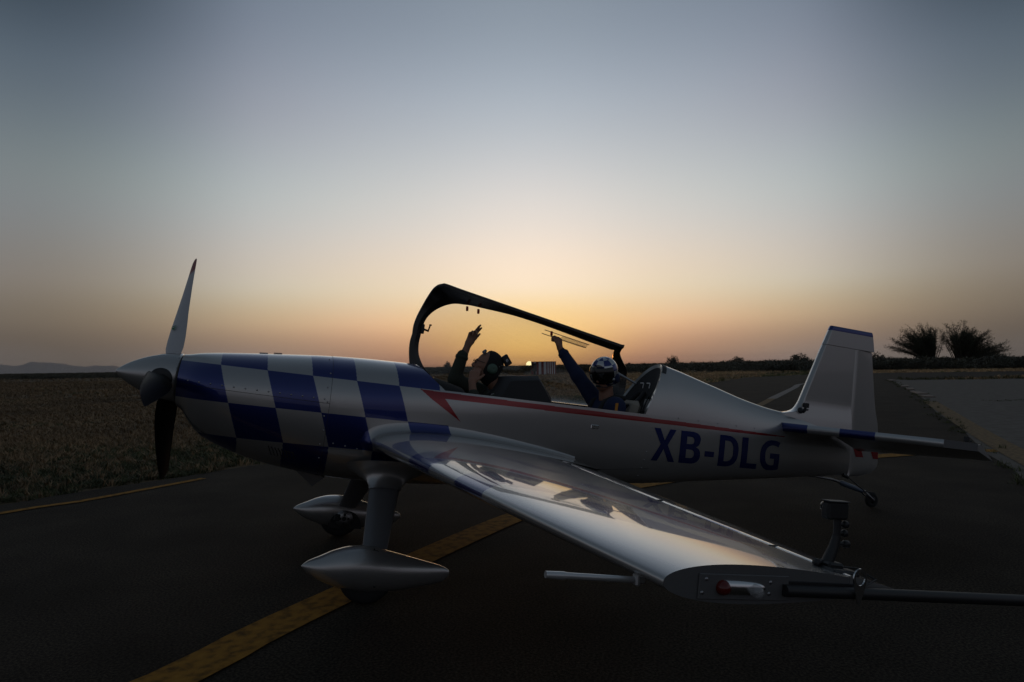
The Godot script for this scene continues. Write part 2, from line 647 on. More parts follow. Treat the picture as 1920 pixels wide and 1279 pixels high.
func horizon_things() -> void:
	var sun := place(sun_mesh(), "sun", sun_material())
	tag(sun, "pale yellow sun half sunk behind the dark horizon", "sun")
	var az := deg_to_rad(SUN_AZ)
	sun.position = Vector3(sin(az), 0.0, -cos(az)) * 9000.0 + Vector3(0, 22.0, 0)
	# red and white striped hut beyond the cockpit
	var hut := root("striped_hut", Transform3D(Basis(Vector3.UP, deg_to_rad(-30.0)), Vector3(5.5, 0, -120.0)), Vector3.ZERO, "low hut with red and white vertical stripes in the far field", "hut")
	var n := 6
	var w := 2.95
	var dpt := 3.7
	var hh := 2.15
	var st := mb()
	box(st, Vector3(0, hh / 2, 0), Vector3(w - 0.1, hh, dpt - 0.1))
	put(st, "wall", M.white, hut)
	st = mb()
	box(st, Vector3(0, hh + 0.04, 0), Vector3(w + 0.1, 0.08, dpt + 0.1))
	put(st, "roof", M.red, hut)
	for k in n:
		st = mb()
		box(st, Vector3(-w / 2 + (k + 0.5) * w / n, hh / 2, dpt / 2), Vector3(w / n - 0.01, hh, 0.04 + 0.01 * (k % 2)))
		put(st, "striped_panel", M.hut_red if k % 2 == 0 else M.white, hut)
	for k in 9:
		st = mb()
		box(st, Vector3(w / 2, hh / 2, dpt / 2 - (k + 0.5) * dpt / 9), Vector3(0.04 + 0.01 * (k % 2), hh, dpt / 9 - 0.01))
		put(st, "striped_panel", M.hut_red if k % 2 == 0 else M.white, hut)
	var cab := root("equipment_cabinet", Transform3D(Basis.IDENTITY, Vector3(3.75, 0, -117.0)), Vector3.ZERO, "dark equipment cabinet on a post, left of the striped hut", "cabinet")
	st = mb()
	box(st, Vector3(0, 1.25, 0), Vector3(0.85, 1.4, 0.6), Basis.IDENTITY, 0.04)
	put(st, "cabinet_body", M.black, cab)
	st = mb()
	box(st, Vector3(0.05, 0.28, 0), Vector3(0.4, 0.56, 0.3))
	put(st, "post", M.black, cab)
	# two spreading trees on the right
	rng.seed = 21
	spreading_tree("spreading_tree", ahead(0.617, 112.0), [-0.1, 0.15, 0.0], [[-2.6, 5.0, 3.0, 2.9], [-5.0, 3.8, 2.7, 1.7], [-0.7, 5.4, 2.3, 2.4], [-3.8, 4.6, 2.8, 2.4]], 150, "feathery spreading tree right of the fin, left one of two")
	spreading_tree("spreading_tree", ahead(0.6575, 110.0), [-0.7, -0.1, 0.5, 0.9], [[-1.1, 4.7, 3.0, 3.2], [2.5, 4.7, 3.1, 2.9], [5.3, 3.1, 2.5, 2.2], [4.3, 1.9, 3.1, 1.1], [1.0, 4.9, 2.6, 2.9]], 210, "wider many-stemmed spreading tree, right one of the two")
	rng.seed = 5
	for b in [[0.532, 118.0, 3.0, 3.6, "low rounded dark bush just right of the rudder"], [0.552, 112.0, 2.2, 2.6, "small dark bush left of the spreading trees"], [0.708, 104.0, 2.2, 5.0, "dark spreading bush under the right end of the wide tree"], [0.235, 190.0, 3.9, 3.0, "small round-headed tree over the rear fuselage horizon"], [0.145, 175.0, 3.2, 4.4, "dark bush behind the blue helmeted pilot"], [-0.095, 230.0, 3.6, 2.2, "small lone bush on the skyline seen left of the front pilot's sleeve"], [0.42, 200.0, 4.2, 5.2, "dark broad bush on the skyline left of the fin"], [0.33, 210.0, 3.6, 4.4, "dark bush on the skyline between fin and turtle deck"]]:
		bush(ahead(b[0], b[1]), b[2], b[3], b[4])


func sun_mesh() -> Mesh:
	var s := SphereMesh.new()
	s.radius = 42.0
	s.height = 84.0
	return s


func sun_material() -> StandardMaterial3D:
	var m := mat(Color(1, 0.9, 0.6), 1.0)
	m.emission_enabled = true
	m.emission = Color(1.0, 0.93, 0.68)
	m.emission_energy_multiplier = 1.6
	M.hut_red = mat(Color(0.22, 0.03, 0.025), 0.6)
	return m


# a tree grown towards points spread through lobes [centre x, centre y, radius x, radius y]: limbs fan out from the
# base and carry fine sprays along their outer halves
func spreading_tree(called: String, at: Vector3, feet: Array, lobes: Array, limbs: int, label: String) -> void:
	var t := root(called, Transform3D(Basis.IDENTITY, at), Vector3.ZERO, label, "tree", "spreading trees beyond the apron")
	var st := mb()
	var leaf := mb()
	leaf.set_smooth_group(-1)
	for i in limbs:
		var l: Array = lobes[i % lobes.size()]
		var dir := Vector3(rng.randfn(), absf(rng.randfn()) - 0.35, rng.randfn()).normalized()
		var reach := pow(rng.randf(), 0.4)
		var end := Vector3(l[0], l[1], 0) + Vector3(dir.x * l[2], dir.y * l[3], dir.z * l[2]) * reach
		var foot := Vector3(feet[i % feet.size()], -0.2, rng.randf_range(-0.25, 0.25))
		var mid := foot.lerp(end, 0.5) + Vector3(-0.25 * (end.x - foot.x) + rng.randf_range(-0.4, 0.4), 1.0, rng.randf_range(-0.4, 0.4))
		var path := []
		var rad := []
		for k in 9:
			var q := k / 8.0
			path.append(foot * (1 - q) * (1 - q) + mid * 2 * q * (1 - q) + end * q * q)
			rad.append(lerpf(0.13, 0.012, pow(q, 0.7)))
		tube(st, path, rad, 4, false)
		for k in 64:
			var q := rng.randf_range(0.42, 1.02)
			var p := foot * (1 - q) * (1 - q) + mid * 2 * q * (1 - q) + end * q * q
			var along := ((end - mid) * q + (mid - foot) * (1 - q)).normalized()
			var d := (along * 0.45 + Vector3(rng.randfn(), rng.randfn() + 0.2, rng.randfn()) * 0.7).normalized()
			var twig := d * rng.randf_range(0.25, 0.65)
			var s := d.cross(Vector3(rng.randfn(), rng.randfn(), rng.randfn())).normalized()
			var v := rng.randf_range(0.6, 1.2)
			leaf.set_color(Color(v, v, v * 0.9))
			tri(leaf, p - s * 0.008, p + twig, p + s * 0.008)
			for m in 5:
				var c := p + twig * rng.randf_range(0.25, 1.0)
				var e := (d * 0.6 + Vector3(rng.randfn(), rng.randfn(), rng.randfn()) * 0.6).normalized()
				var w := e.cross(Vector3(rng.randfn(), rng.randfn(), rng.randfn())).normalized() * rng.randf_range(0.012, 0.03)
				tri(leaf, c - w, c + e * rng.randf_range(0.10, 0.24), c + w)
	put(st, "trunk", M.bark, t)
	put(leaf, "crown", M.leaf, t)


func bush_mesh(clumps: int, leaves: int, seed_: int) -> Mesh:
	rng.seed = seed_
	var st := mb()
	st.set_smooth_group(-1)
	for k in clumps:
		var c := Vector3(rng.randf_range(-0.42, 0.42), rng.randf_range(0.08, 0.8), rng.randf_range(-0.42, 0.42))
		c.x *= 1.15 - 0.5 * c.y
		c.z *= 1.15 - 0.5 * c.y
		var r := rng.randf_range(0.12, 0.24)
		for l in leaves:
			var d := Vector3(rng.randfn(), rng.randfn(), rng.randfn()).normalized()
			var p := c + d * r * sqrt(rng.randf())
			p.y = maxf(p.y, 0.0)
			var s := d.cross(Vector3(rng.randfn(), rng.randfn(), rng.randfn())).normalized() * rng.randf_range(0.012, 0.03)
			var v := rng.randf_range(0.5, 1.3)
			st.set_color(Color(v, v, v))
			tri(st, p - s, p + d * rng.randf_range(0.05, 0.11) + Vector3(0, 0.02, 0), p + s)
	st.generate_normals()
	return st.commit()


var bush_shape: Mesh


func bush(at: Vector3, h: float, w: float, label: String) -> void:
	if bush_shape == null:
		bush_shape = bush_mesh(46, 70, 77)
	var o := root("bush", Transform3D(Basis(Vector3.UP, rng.randf() * TAU), at), Vector3.ZERO, label, "bush", "bushes standing out on the skyline")
	var f := place(bush_shape, "foliage", M.scrub, o)
	f.scale = Vector3(w, h, w)
	var st := mb()
	for k in 4:
		var a := TAU * k / 4 + 0.4
		tube(st, [Vector3(0, -0.1, 0), Vector3(cos(a) * w * 0.12, h * 0.3, sin(a) * w * 0.12), Vector3(cos(a) * w * 0.26, h * 0.62, sin(a) * w * 0.26)], [0.09, 0.06, 0.03], 5, false)
	put(st, "stem", M.bark, o)


func scatter(called: String, mesh: Mesh, m: Material, spots: Array, label: String) -> void:
	var mm := MultiMesh.new()
	mm.transform_format = MultiMesh.TRANSFORM_3D
	mm.use_colors = true
	mm.mesh = mesh
	mm.instance_count = spots.size()
	for i in spots.size():
		mm.set_instance_transform(i, spots[i][0])
		mm.set_instance_color(i, spots[i][1])
	var o := MultiMeshInstance3D.new()
	o.name = called
	o.multimesh = mm
	o.material_override = m
	add_child(o, true)
	tag(o, label, called.replace("_", " "), "", "stuff")


func tuft(blades: int, spread: float, seed_: int, lean := 0.5) -> Mesh:
	rng.seed = seed_
	var st := mb()
	st.set_smooth_group(-1)
	for k in blades:
		var a := rng.randf() * TAU
		var p := Vector3(cos(a), 0, sin(a)) * rng.randf() * spread
		var b := rng.randf() * TAU
		var out := Vector3(cos(b), 0, sin(b)) * rng.randf_range(0.1, lean)
		var s := Vector3(-sin(b), 0, cos(b)) * rng.randf_range(0.012, 0.028)
		var h := rng.randf_range(0.55, 1.0)
		var m := p + Vector3(0, h * 0.55, 0) + out * 0.35 * h
		var t := p + Vector3(0, h, 0) + out * h
		var v := rng.randf_range(0.6, 1.25)
		st.set_color(Color(v, v, v))
		quad(st, p - s, p + s, m + s * 0.7, m - s * 0.7)
		tri(st, m - s * 0.7, m + s * 0.7, t)
	st.generate_normals()
	return st.commit()


func on_pavement(p: Vector2, a: PackedVector2Array, b: PackedVector2Array) -> bool:
	return Geometry2D.is_point_in_polygon(p, a) or Geometry2D.is_point_in_polygon(p, b)


func spot(p: Vector2, h: float, w: float, c: Color) -> Array:
	return [Transform3D(Basis(Vector3.UP, rng.randf() * TAU).scaled(Vector3(w, h, w)), Vector3(p.x, -0.03, p.y)), c]


func plants() -> void:
	var pa := PackedVector2Array()
	for v in ASPHALT:
		pa.append(Vector2(v[0], v[1]))
	var pb := PackedVector2Array()
	for v in APRON:
		pb.append(Vector2(v[0], v[1]))
	var dry := tuft(14, 0.34, 3)
	var lush := tuft(16, 0.30, 4, 0.8)
	var n := FastNoiseLite.new()
	n.seed = 12
	n.frequency = 0.09
	rng.seed = 99
	var a := []
	var b := []
	# the field on the left and behind the airplane: thick near by, coarser farther off
	for ring in [[5.0, 16.0, 17000, 0.34], [16.0, 40.0, 26000, 0.5], [40.0, 110.0, 26000, 0.85], [110.0, 260.0, 12000, 1.5]]:
		for k in ring[2]:
			var d := sqrt(lerpf(ring[0] * ring[0], ring[1] * ring[1], rng.randf()))
			var t := rng.randf_range(-0.95, 0.95) if ring[0] > 30 else rng.randf_range(-1.0, 0.25)
			var p := Vector2(t * d, -d)
			var edge := n.get_noise_2d(p.x * 6.0, p.y * 6.0) * 0.35
			if on_pavement(p + Vector2(edge, edge), pa, pb):
				continue
			var patch := n.get_noise_2d(p.x, p.y)
			if patch < -0.25 and rng.randf() < 0.75:
				continue
			# greener along the pavement edge, dry farther out
			var near_edge := 1.0 - smoothstep(1.5, 7.0, absf((p.x + 4.5) * 0.88 + (p.y + 10.0) * 0.47))
			var v := rng.randf_range(0.55, 1.2) * (1.0 + patch * 0.7)
			var w: float = ring[3] * rng.randf_range(0.7, 1.3)
			v *= lerpf(0.75, 1.7, smoothstep(-0.2, 0.35, t)) if ring[0] > 12.0 else 0.75
			var low := 0.36 if ring[0] < 30.0 else 0.7
			if rng.randf() < near_edge * 0.75 or (patch > 0.3 and rng.randf() < 0.4):
				b.append(spot(p, low * rng.randf_range(0.12, 0.28) * (1.0 + ring[3] * 0.4), w, Color(v, v, v)))
			else:
				a.append(spot(p, low * rng.randf_range(0.14, 0.42) * (1.0 + ring[3] * 0.25), w, Color(v, v * 0.96, v * 0.9)))
	scatter("dry_grass", dry, M.grass_dry, a, "dry brown grass of the airfield beyond the pavement")
	scatter("green_grass", lush, M.grass_green, b, "short green grass along the pavement edge")
	# weeds in the joint between taxiway and apron
	var c := []
	for i in APRON.size() - 1:
		if i > 11 and i < 14:
			continue
		var p0 := Vector2(APRON[i][0], APRON[i][1])
		var p1 := Vector2(APRON[i + 1][0], APRON[i + 1][1])
		if p0.x > 60 or p1.y > 0:
			continue
		for k in int(p0.distance_to(p1) * 9.0):
			var p := p0.lerp(p1, rng.randf()) + Vector2(rng.randfn() * 0.13, rng.randfn() * 0.13)
			if n.get_noise_2d(p.x * 5.0, p.y * 5.0) < -0.15:
				continue
			var v := rng.randf_range(0.6, 1.1)
			c.append(spot(p, rng.randf_range(0.04, 0.14), rng.randf_range(0.18, 0.4), Color(v, v, v)))
	for k in 260:
		var p := Vector2(lerpf(30.0, 70.0, rng.randf()), -52.5 + rng.randfn() * 0.8)
		c.append(spot(p, rng.randf_range(0.15, 0.4), 0.9, Color(0.8, 0.7, 0.6)))
	for k in 60:
		var p := Vector2(lerpf(16.9, 22.0, rng.randf()), -24.5 + rng.randfn() * 0.25)
		c.append(spot(p, rng.randf_range(0.05, 0.12), 0.35, Color(0.7, 0.65, 0.5)))
	scatter("weeds", lush, M.grass_green, c, "low weeds growing in the joint beside the apron")
	# scrub out to the skyline
	var shape := bush_mesh(16, 34, 41)
	var e := []
	rng.seed = 300
	for k in 5200:
		var t := rng.randf_range(-0.95, 0.95)
		var near := lerpf(165.0, 100.0, smoothstep(-0.6, 0.75, t))
		var d := near + pow(rng.randf(), 1.7) * 900.0
		var h := rng.randf_range(0.7, 2.0) * lerpf(0.75, 1.3, smoothstep(-0.6, 0.9, t))
		var v := rng.randf_range(0.5, 1.25)
		e.append(spot(Vector2(t * d, -d), h * (1.0 + d * 0.0006), h * rng.randf_range(1.2, 2.6) * (1.0 + d * 0.001), Color(v, v, v * 0.95)))
	scatter("scrub", shape, M.scrub, e, "dark low scrub filling the plain out to the skyline")


# ---------------------------------------------------------------- the airplane
func V(x: float, y: float, z: float) -> Vector3:      # x aft, y to port, z up
	return Vector3(x, z, y)


const TOP := [[0.40, 0.160], [0.46, 0.170], [0.54, 0.189], [0.75, 0.218], [1.05, 0.249], [1.45, 0.286], [1.76, 0.301], [2.06, 0.306], [2.25, 0.30], [3.2, 0.42], [4.0, 0.57], [4.31, 0.590], [4.40, 0.575], [4.87, 0.465], [5.30, 0.363], [5.62, 0.312], [5.9, 0.292], [6.6, 0.262]]
const BOT := [[0.40, -0.20], [0.46, -0.23], [0.51, -0.30], [0.60, -0.395], [0.70, -0.445], [0.85, -0.50], [1.01, -0.545], [1.32, -0.600], [1.56, -0.622], [1.9, -0.632], [2.2, -0.625], [3.0, -0.565], [3.72, -0.510], [4.14, -0.484], [4.8, -0.420], [5.38, -0.365], [6.33, -0.268], [6.6, -0.243]]
const WID := [[0.40, 0.21], [0.46, 0.27], [0.52, 0.325], [0.60, 0.375], [0.75, 0.42], [0.95, 0.445], [1.3, 0.47], [1.8, 0.478], [2.25, 0.470], [3.0, 0.400], [4.1, 0.303], [5.0, 0.214], [5.6, 0.155], [6.1, 0.105], [6.6, 0.045]]
const MID := [[0.40, -0.02], [0.8, -0.07], [1.5, -0.10], [2.2, -0.10], [4.0, -0.08], [6.6, 0.0]]
const NUP := [[0.40, 2.0], [1.0, 2.25], [1.8, 2.5], [2.2, 2.8], [3.2, 3.2], [3.9, 2.5], [4.3, 2.2], [6.6, 2.0]]
const NLO := [[0.40, 2.1], [1.0, 2.5], [1.8, 2.7], [3.0, 3.0], [4.2, 3.6], [6.6, 3.2]]
var tabs := {}


func tv(t: Array, x: float) -> float:
	if not tabs.has(t):
		var xs := []
		var ys := []
		for p in t:
			xs.append(p[0])
			ys.append(p[1])
		tabs[t] = [xs, ys]
	return curve_at(tabs[t][0], tabs[t][1], x)


func body_at(x: float) -> Array:
	return [tv(TOP, x), tv(BOT, x), tv(WID, x), tv(MID, x), tv(NUP, x), tv(NLO, x)]


func ring_point(b: Array, x: float, t: float, grow := 0.0) -> Vector3:
	var c := cos(t)
	var s := sin(t)
	var n: float = b[4] if c >= 0 else b[5]
	var hz: float = (b[0] - b[3]) if c >= 0 else (b[3] - b[1])
	return V(x, (b[2] + grow) * signf(s) * pow(absf(s), 2.0 / n), b[3] + (hz + grow) * signf(c) * pow(absf(c), 2.0 / n))


# the side of the fuselage at (x, z): how far to port
func side_y(x: float, z: float) -> float:
	var b := body_at(x)
	var up: bool = z >= b[3]
	var n: float = b[4] if up else b[5]
	var hz: float = (b[0] - b[3]) if up else (b[3] - b[1])
	return b[2] * pow(maxf(0.0, 1.0 - pow(clampf(absf(z - b[3]) / hz, 0.0, 1.0), n)), 1.0 / n)


func sill_angle(b: Array) -> float:
	var z := 0.125
	var q: float = clampf((z - b[3]) / (b[0] - b[3]), 0.02, 0.98)
	return acos(clampf(pow(q, b[4] / 2.0), 0.0, 1.0))


func fus_uv(p: Vector3) -> Vector2:
	return Vector2(p.x / 7.2, (0.7 - p.y) / 1.5)


func wing_uv(p: Vector3) -> Vector2:
	return Vector2((p.x - 1.6) / 2.0, absf(p.z) / 4.1)


func airplane() -> void:
	var ps := deg_to_rad(19.236)
	var th := deg_to_rad(8.032)
	var ah := Vector3(cos(ps), 0, -sin(ps))
	var aft := ah * cos(th) + Vector3.DOWN * sin(th)
	var port := Vector3(sin(ps), 0, cos(ps))
	var up := port.cross(aft).normalized()
	frame = Transform3D(Basis(aft, up, port), Vector3(-2.777, 1.511, -4.775))
	var base := Vector3(-1.28, 0.0, -5.29)
	plane = root("aerobatic_airplane", Transform3D(frame.basis, base), frame.basis.inverse() * (frame.origin - base), "silver two-seat airplane with blue checks, canopy open, on the taxiway", "airplane")
	propeller()
	fuselage()
	cockpit()
	canopy()
	for s in [1.0, -1.0]:
		wing(s)
		gear(s)
		stabilizer(s)
	tail()
	lettering()


func propeller() -> void:
	var st := mb()
	var prof := []
	for i in 25:
		var x := 0.415 * pow(i / 24.0, 1.4)
		var q := x / 0.415
		prof.append([x, 0.174 * pow(1.0 - pow(1.0 - q, 1.75), 0.78) if q > 0 else 0.0])
	prof.append([0.418, 0.16])
	prof.append([0.418, 0.0])
	lathe(st, V(0, 0, -0.008), Vector3.RIGHT, prof, 48)
	var sp := put(st, "spinner", M.silver, plane)
	st = mb()
	lathe(st, V(0.33, 0, -0.008), Vector3.RIGHT, [[0.0, 0.1775], [0.003, 0.1775]], 8)
	# seam of the two spinner halves and its screws
	var screw := CylinderMesh.new()
	screw.top_radius = 0.004
	screw.bottom_radius = 0.006
	screw.height = 0.004
	screw.radial_segments = 8
	screw.rings = 0
	for k in 12:
		var a := TAU * k / 12 + 0.1
		for x in [0.36, 0.40]:
			var o := place(screw, "screw", M.steel, sp)
			var n := V(-0.12, sin(a), cos(a)).normalized()
			o.transform = Transform3D(Basis(Quaternion(Vector3.UP, n)), V(x, sin(a) * (0.167 if x < 0.38 else 0.1735), cos(a) * (0.167 if x < 0.38 else 0.1735) - 0.008))
	for k in 3:
		blade(deg_to_rad(24.7 + 120.0 * k), sp)


func blade(a: float, sp: Node) -> void:
	var rad := V(0, -sin(a), cos(a))
	var mot := V(0, -cos(a), -sin(a))       # the way this blade moves
	var fwd := Vector3.LEFT
	var at := V(0.335, 0, -0.008)
	var rs := [0.10, 0.13, 0.17, 0.22, 0.30, 0.40, 0.50, 0.60, 0.70, 0.80, 0.865, 0.872, 0.878, 0.890, 0.93, 0.96, 0.98, 0.993, 1.0]
	var rows_f := []
	var rows_b := []
	for r in rs:
		var c: float = curve_at([0.10, 0.16, 0.24, 0.40, 0.55, 0.75, 0.90, 0.96, 0.985, 1.0], [0.085, 0.105, 0.155, 0.185, 0.185, 0.165, 0.138, 0.118, 0.092, 0.03], r)
		var th: float = curve_at([0.10, 0.18, 0.3, 0.6, 1.0], [0.95, 0.55, 0.24, 0.11, 0.07], r) * c
		var be := atan2(2.0, TAU * r) + deg_to_rad(2)
		var sweep: float = curve_at([0.1, 0.5, 0.8, 1.0], [0.0, 0.012, 0.0, -0.02], r)
		var ch := mot * cos(be) + fwd * sin(be)
		var nf := fwd * cos(be) - mot * sin(be)
		var f := PackedVector3Array()
		var b := PackedVector3Array()
		for i in 13:
			var q := i / 12.0
			var w := sin(PI * pow(q, 0.75))
			var p: Vector3 = at + rad * r + ch * (c * (0.45 - q) + sweep)
			f.append(p + nf * th * 0.62 * w)
			b.append(p - nf * th * 0.38 * w)
		rows_f.append(f)
		rows_b.append(b)
	var white := Color(0.52, 0.52, 0.53)
	var front := func(i: int, _j: int) -> Color:
		return Color(0.26, 0.012, 0.02) if rs[i] >= 0.877 or rs[i] == 0.865 else white
	var st := mb()
	grid(st, rows_f, false, null, front)
	st.set_color(Color(0.014, 0.014, 0.015))
	grid(st, rows_b, false, null, func(_i: int, _j: int) -> Color: return Color(0.014, 0.014, 0.015))
	var bl := put(st, "propeller_blade", M.blade, plane)
	# the dark opening in the spinner that the blade comes out of
	st = mb()
	var disc := []
	for r in [0.0, 0.03, 0.055, 0.074, 0.078]:
		var ring := PackedVector3Array()
		for k in 33:
			var g := TAU * k / 32.0
			var x: float = 0.312 + r * cos(g)
			var q := clampf(x / 0.415, 0.0, 1.0)
			var sr := 0.174 * pow(1.0 - pow(1.0 - q, 1.75), 0.78) + (0.0018 if r < 0.077 else -0.003)
			var ang: float = r * sin(g) / sr
			ring.append(V(x, 0, -0.008) + (rad * cos(ang) + mot * sin(ang)) * sr)
		disc.append(ring)
	grid(st, disc)
	put(st, "blade_opening", M.black, bl)
	# maker's mark: a green winged triangle on the pale face
	st = mb()
	st.set_smooth_group(-1)
	var be := atan2(2.0, TAU * 0.385) + deg_to_rad(2)
	var chd := mot * cos(be) + fwd * sin(be)
	var nf := fwd * cos(be) - mot * sin(be)
	var o: Vector3 = at + rad * 0.385 + nf * 0.0335 + chd * 0.012
	tri(st, o - chd * 0.028 + rad * 0.010, o + rad * 0.002, o - rad * 0.022)
	tri(st, o + chd * 0.028 + rad * 0.010, o - rad * 0.022, o + rad * 0.002)
	tri(st, o - chd * 0.034 + rad * 0.017, o + chd * 0.034 + rad * 0.017, o + rad * 0.008)
	put(st, "maker_mark", M.green, bl)


func fuselage() -> void:
	# cowling: whole rings from the nose ring to the firewall
	var xs := [0.425, 0.43, 0.44, 0.455, 0.475, 0.50, 0.53, 0.57, 0.62, 0.68, 0.75, 0.83, 0.92, 1.02, 1.12, 1.23, 1.34, 1.437]
	var rows := []
	for x in xs:
		var b := body_at(x)
		var ring := PackedVector3Array()
		for k in 97:
			ring.append(ring_point(b, x, TAU * k / 96.0))
		rows.append(ring)
	var st := mb()
	grid(st, rows, false, fus_uv)
	var cowl := put(st, "cowling", M.fuselage, plane)
	st = mb()
	var inner := PackedVector3Array()
	var nose: PackedVector3Array = rows[0]
	for p in nose:
		inner.append(V(0.43, p.z * 0.5, -0.01 + (p.y + 0.01) * 0.5))
	grid(st, [nose, inner])
	put(st, "nose_ring", M.black, cowl)
	# chin inlet lip and cooling inlets
	for s in [-1.0, 1.0]:
		st = mb()
		lathe(st, V(0.452, 0.155 * s, 0.015), Vector3.RIGHT, [[-0.02, 0.055], [-0.012, 0.062], [0.03, 0.062]], 20)
		put(st, "cooling_inlet", M.black, cowl)
	st = mb()
	var lip := []
	for k in 9:
		var x := 0.50 + 0.022 * k
		var b := body_at(x)
		lip.append(ring_point(b, x, PI * 0.80, 0.002))
	tube(st, lip, [0.003, 0.004, 0.004, 0.004, 0.004, 0.004, 0.004, 0.004, 0.003], 6)
	put(st, "chin_seam", M.seam, cowl)
	# seams, screws and louvres of the cowling
	var screw := SphereMesh.new()
	screw.radius = 0.0062
	screw.height = 0.006
	screw.radial_segments = 8
	screw.rings = 3
	for s in [1.0, -1.0]:
		st = mb()
		var l := []
		for k in 24:
			var x := lerpf(0.455, 1.437, k / 23.0)
			l.append(side_point(x, lerpf(-0.012, -0.032, k / 23.0) - 0.028, s, 0.0005))
		flat_line(st, l, 0.003)
		put(st, "horizontal_seam", M.seam, cowl)
		for k in 13:
			var x := lerpf(0.50, 1.40, k / 12.0)
			studs(screw, side_point(x, lerpf(-0.012, -0.032, k / 12.0), s, 0.0012), s, cowl)
		for k in 8:
			studs(screw, side_point(1.412 + 0.01 * (k % 2), 0.25 - 0.10 * k, s, 0.0012), s, cowl)
		for k in 4:
			studs(screw, side_point(1.50 + 0.085 * k, -0.335 - 0.012 * k, s, 0.0012), s, cowl)
		for k in 8:
			st = mb()
			var x := 1.075 + 0.022 * k
			flat_line(st, [side_point(x, -0.395 - 0.004 * k, s, 0.001), side_point(x + 0.016, -0.43, s, 0.001), side_point(x + 0.03, -0.462 - 0.002 * k, s, 0.001)], 0.009)
			put(st, "louvre_slot", M.seam, cowl)
	st = mb()
	var hoop := []
	for k in 61:
		hoop.append(ring_point(body_at(1.438), 1.438, TAU * k / 60.0, 0.0008))
	for k in 60:
		var p0: Vector3 = hoop[k]
		var p1: Vector3 = hoop[k + 1]
		quad(st, p0 + V(-0.0013, 0, 0), p0 + V(0.0013, 0, 0), p1 + V(0.0013, 0, 0), p1 + V(-0.0013, 0, 0))
	put(st, "firewall_seam", M.seam, cowl)
	st = mb()
	for k in 2:
		box(st, V(0.95 + 0.1 * k, -0.02, 0.243 + 0.012 * k), Vector3(0.06, 0.006, 0.10), Basis(Vector3.BACK, 0.08), 0.002)
	put(st, "oil_door", M.silver, cowl)
	# exhaust and cooling outlet under the cowling
	st = mb()
	var prism := [V(1.27, 0, -0.585), V(1.42, 0, -0.69), V(1.50, 0, -0.615)]
	for s in [-1.0, 1.0]:
		st.set_smooth_group(-1)
		tri(st, prism[0] + V(0, 0.19 * s, 0.02), prism[1] + V(0, 0.15 * s, 0), prism[2] + V(0, 0.17 * s, 0.0))
	quad(st, prism[0] + V(0, 0.19, 0.02), prism[1] + V(0, 0.15, 0), prism[1] - V(0, 0.15, 0), prism[0] + V(0, -0.19, 0.02))
	quad(st, prism[1] + V(0, 0.15, 0), prism[2] + V(0, 0.17, 0), prism[2] - V(0, 0.17, 0), prism[1] - V(0, 0.15, 0))
	put(st, "outlet_flap", M.leg, plane)

	# fuselage: sides and belly all along, deck ahead of the cockpit, turtle deck behind it
	st = mb()
	rows = []
	var fx := []
	var x := 1.437
	while x < 6.56:
		fx.append(x)
		x += 0.06
	fx.append(6.56)
	for xx in fx:
		var b := body_at(xx)
		var t0 := sill_angle(b)
		var ring := PackedVector3Array()
		for k in 81:
			ring.append(ring_point(b, xx, lerpf(t0, TAU - t0, k / 80.0)))
		rows.append(ring)
	grid(st, rows, false, fus_uv)
	rows = []
	for i in 13:
		var q := i / 12.0
		var row := PackedVector3Array()
		for k in 41:
			var f := k / 20.0 - 1.0
			var xe := 2.07 + 0.19 * pow(absf(f), 2.2)
			var xx := lerpf(1.437, xe, q)
			var b := body_at(xx)
			row.append(ring_point(b, xx, sill_angle(b) * f))
		rows.append(row)
	grid(st, rows, false, fus_uv)
	rows = []
	for i in 41:
		var q := pow(i / 40.0, 1.3)
		var row := PackedVector3Array()
		for k in 49:
			var f := k / 24.0 - 1.0
			var xx := lerpf(hoop_x(f), 6.56, q)
			var b := body_at(xx)
			row.append(ring_point(b, xx, sill_angle(b) * f))
		rows.append(row)
	grid(st, rows, false, fus_uv)
	var tail_ring: PackedVector3Array = []
	var bl := body_at(6.56)
	for k in 48:
		tail_ring.append(ring_point(bl, 6.56, TAU * k / 48.0))
	var fus := put(st, "fuselage", M.fuselage, plane)
	st = mb()
	fan(st, tail_ring)
	put(st, "tail_bulkhead", M.silver, fus)
	# recessed grip below the sill
	for s in [1.0, -1.0]:
		st = mb()
		var p := side_point(3.565, -0.025, s, 0.0)
		box(st, p, Vector3(0.075, 0.032, 0.012), Basis(Vector3.UP, 0.08 * s), 0.004)
		put(st, "grip_plate", M.chrome, fus)
		for k in 7:
			studs(screw, side_point(4.13 - 0.012 * k, 0.02 - 0.07 * k, s, 0.001), s, fus)
		for k in 6:
			studs(screw, side_point(4.40 + 0.22 * k, 0.125 - 0.003 * k, s, 0.001), s, fus)
		st = mb()
		var l := []
		for k in 16:
			l.append(side_point(3.62 + 0.035 * k, -0.375 + 0.003 * k, s, 0.0006))
		flat_line(st, l, 0.004)
		put(st, "panel_seam", M.seam, fus)


func side_point(x: float, z: float, s: float, out: float) -> Vector3:
	return V(x, s * (side_y(x, z) + out), z)


func studs(mesh: Mesh, p: Vector3, s: float, parent: Node) -> void:
	var o := place(mesh, "screw", M.steel, parent)
	o.transform = Transform3D(Basis(Vector3.RIGHT, PI / 2 * s), p)


# a thin flat line laid on the port or starboard side
func flat_line(st: SurfaceTool, pts: Array, width: float) -> void:
	for i in pts.size() - 1:
		var a: Vector3 = pts[i]
		var b: Vector3 = pts[i + 1]
		var n := Vector3(0, 0, signf(a.z))
		var w := (b - a).cross(n).normalized() * width / 2
		quad(st, a - w, a + w, b + w, b - w)


func hoop_x(f: float) -> float:
	return 4.315 - 0.262 * pow(absf(f), 1.6)


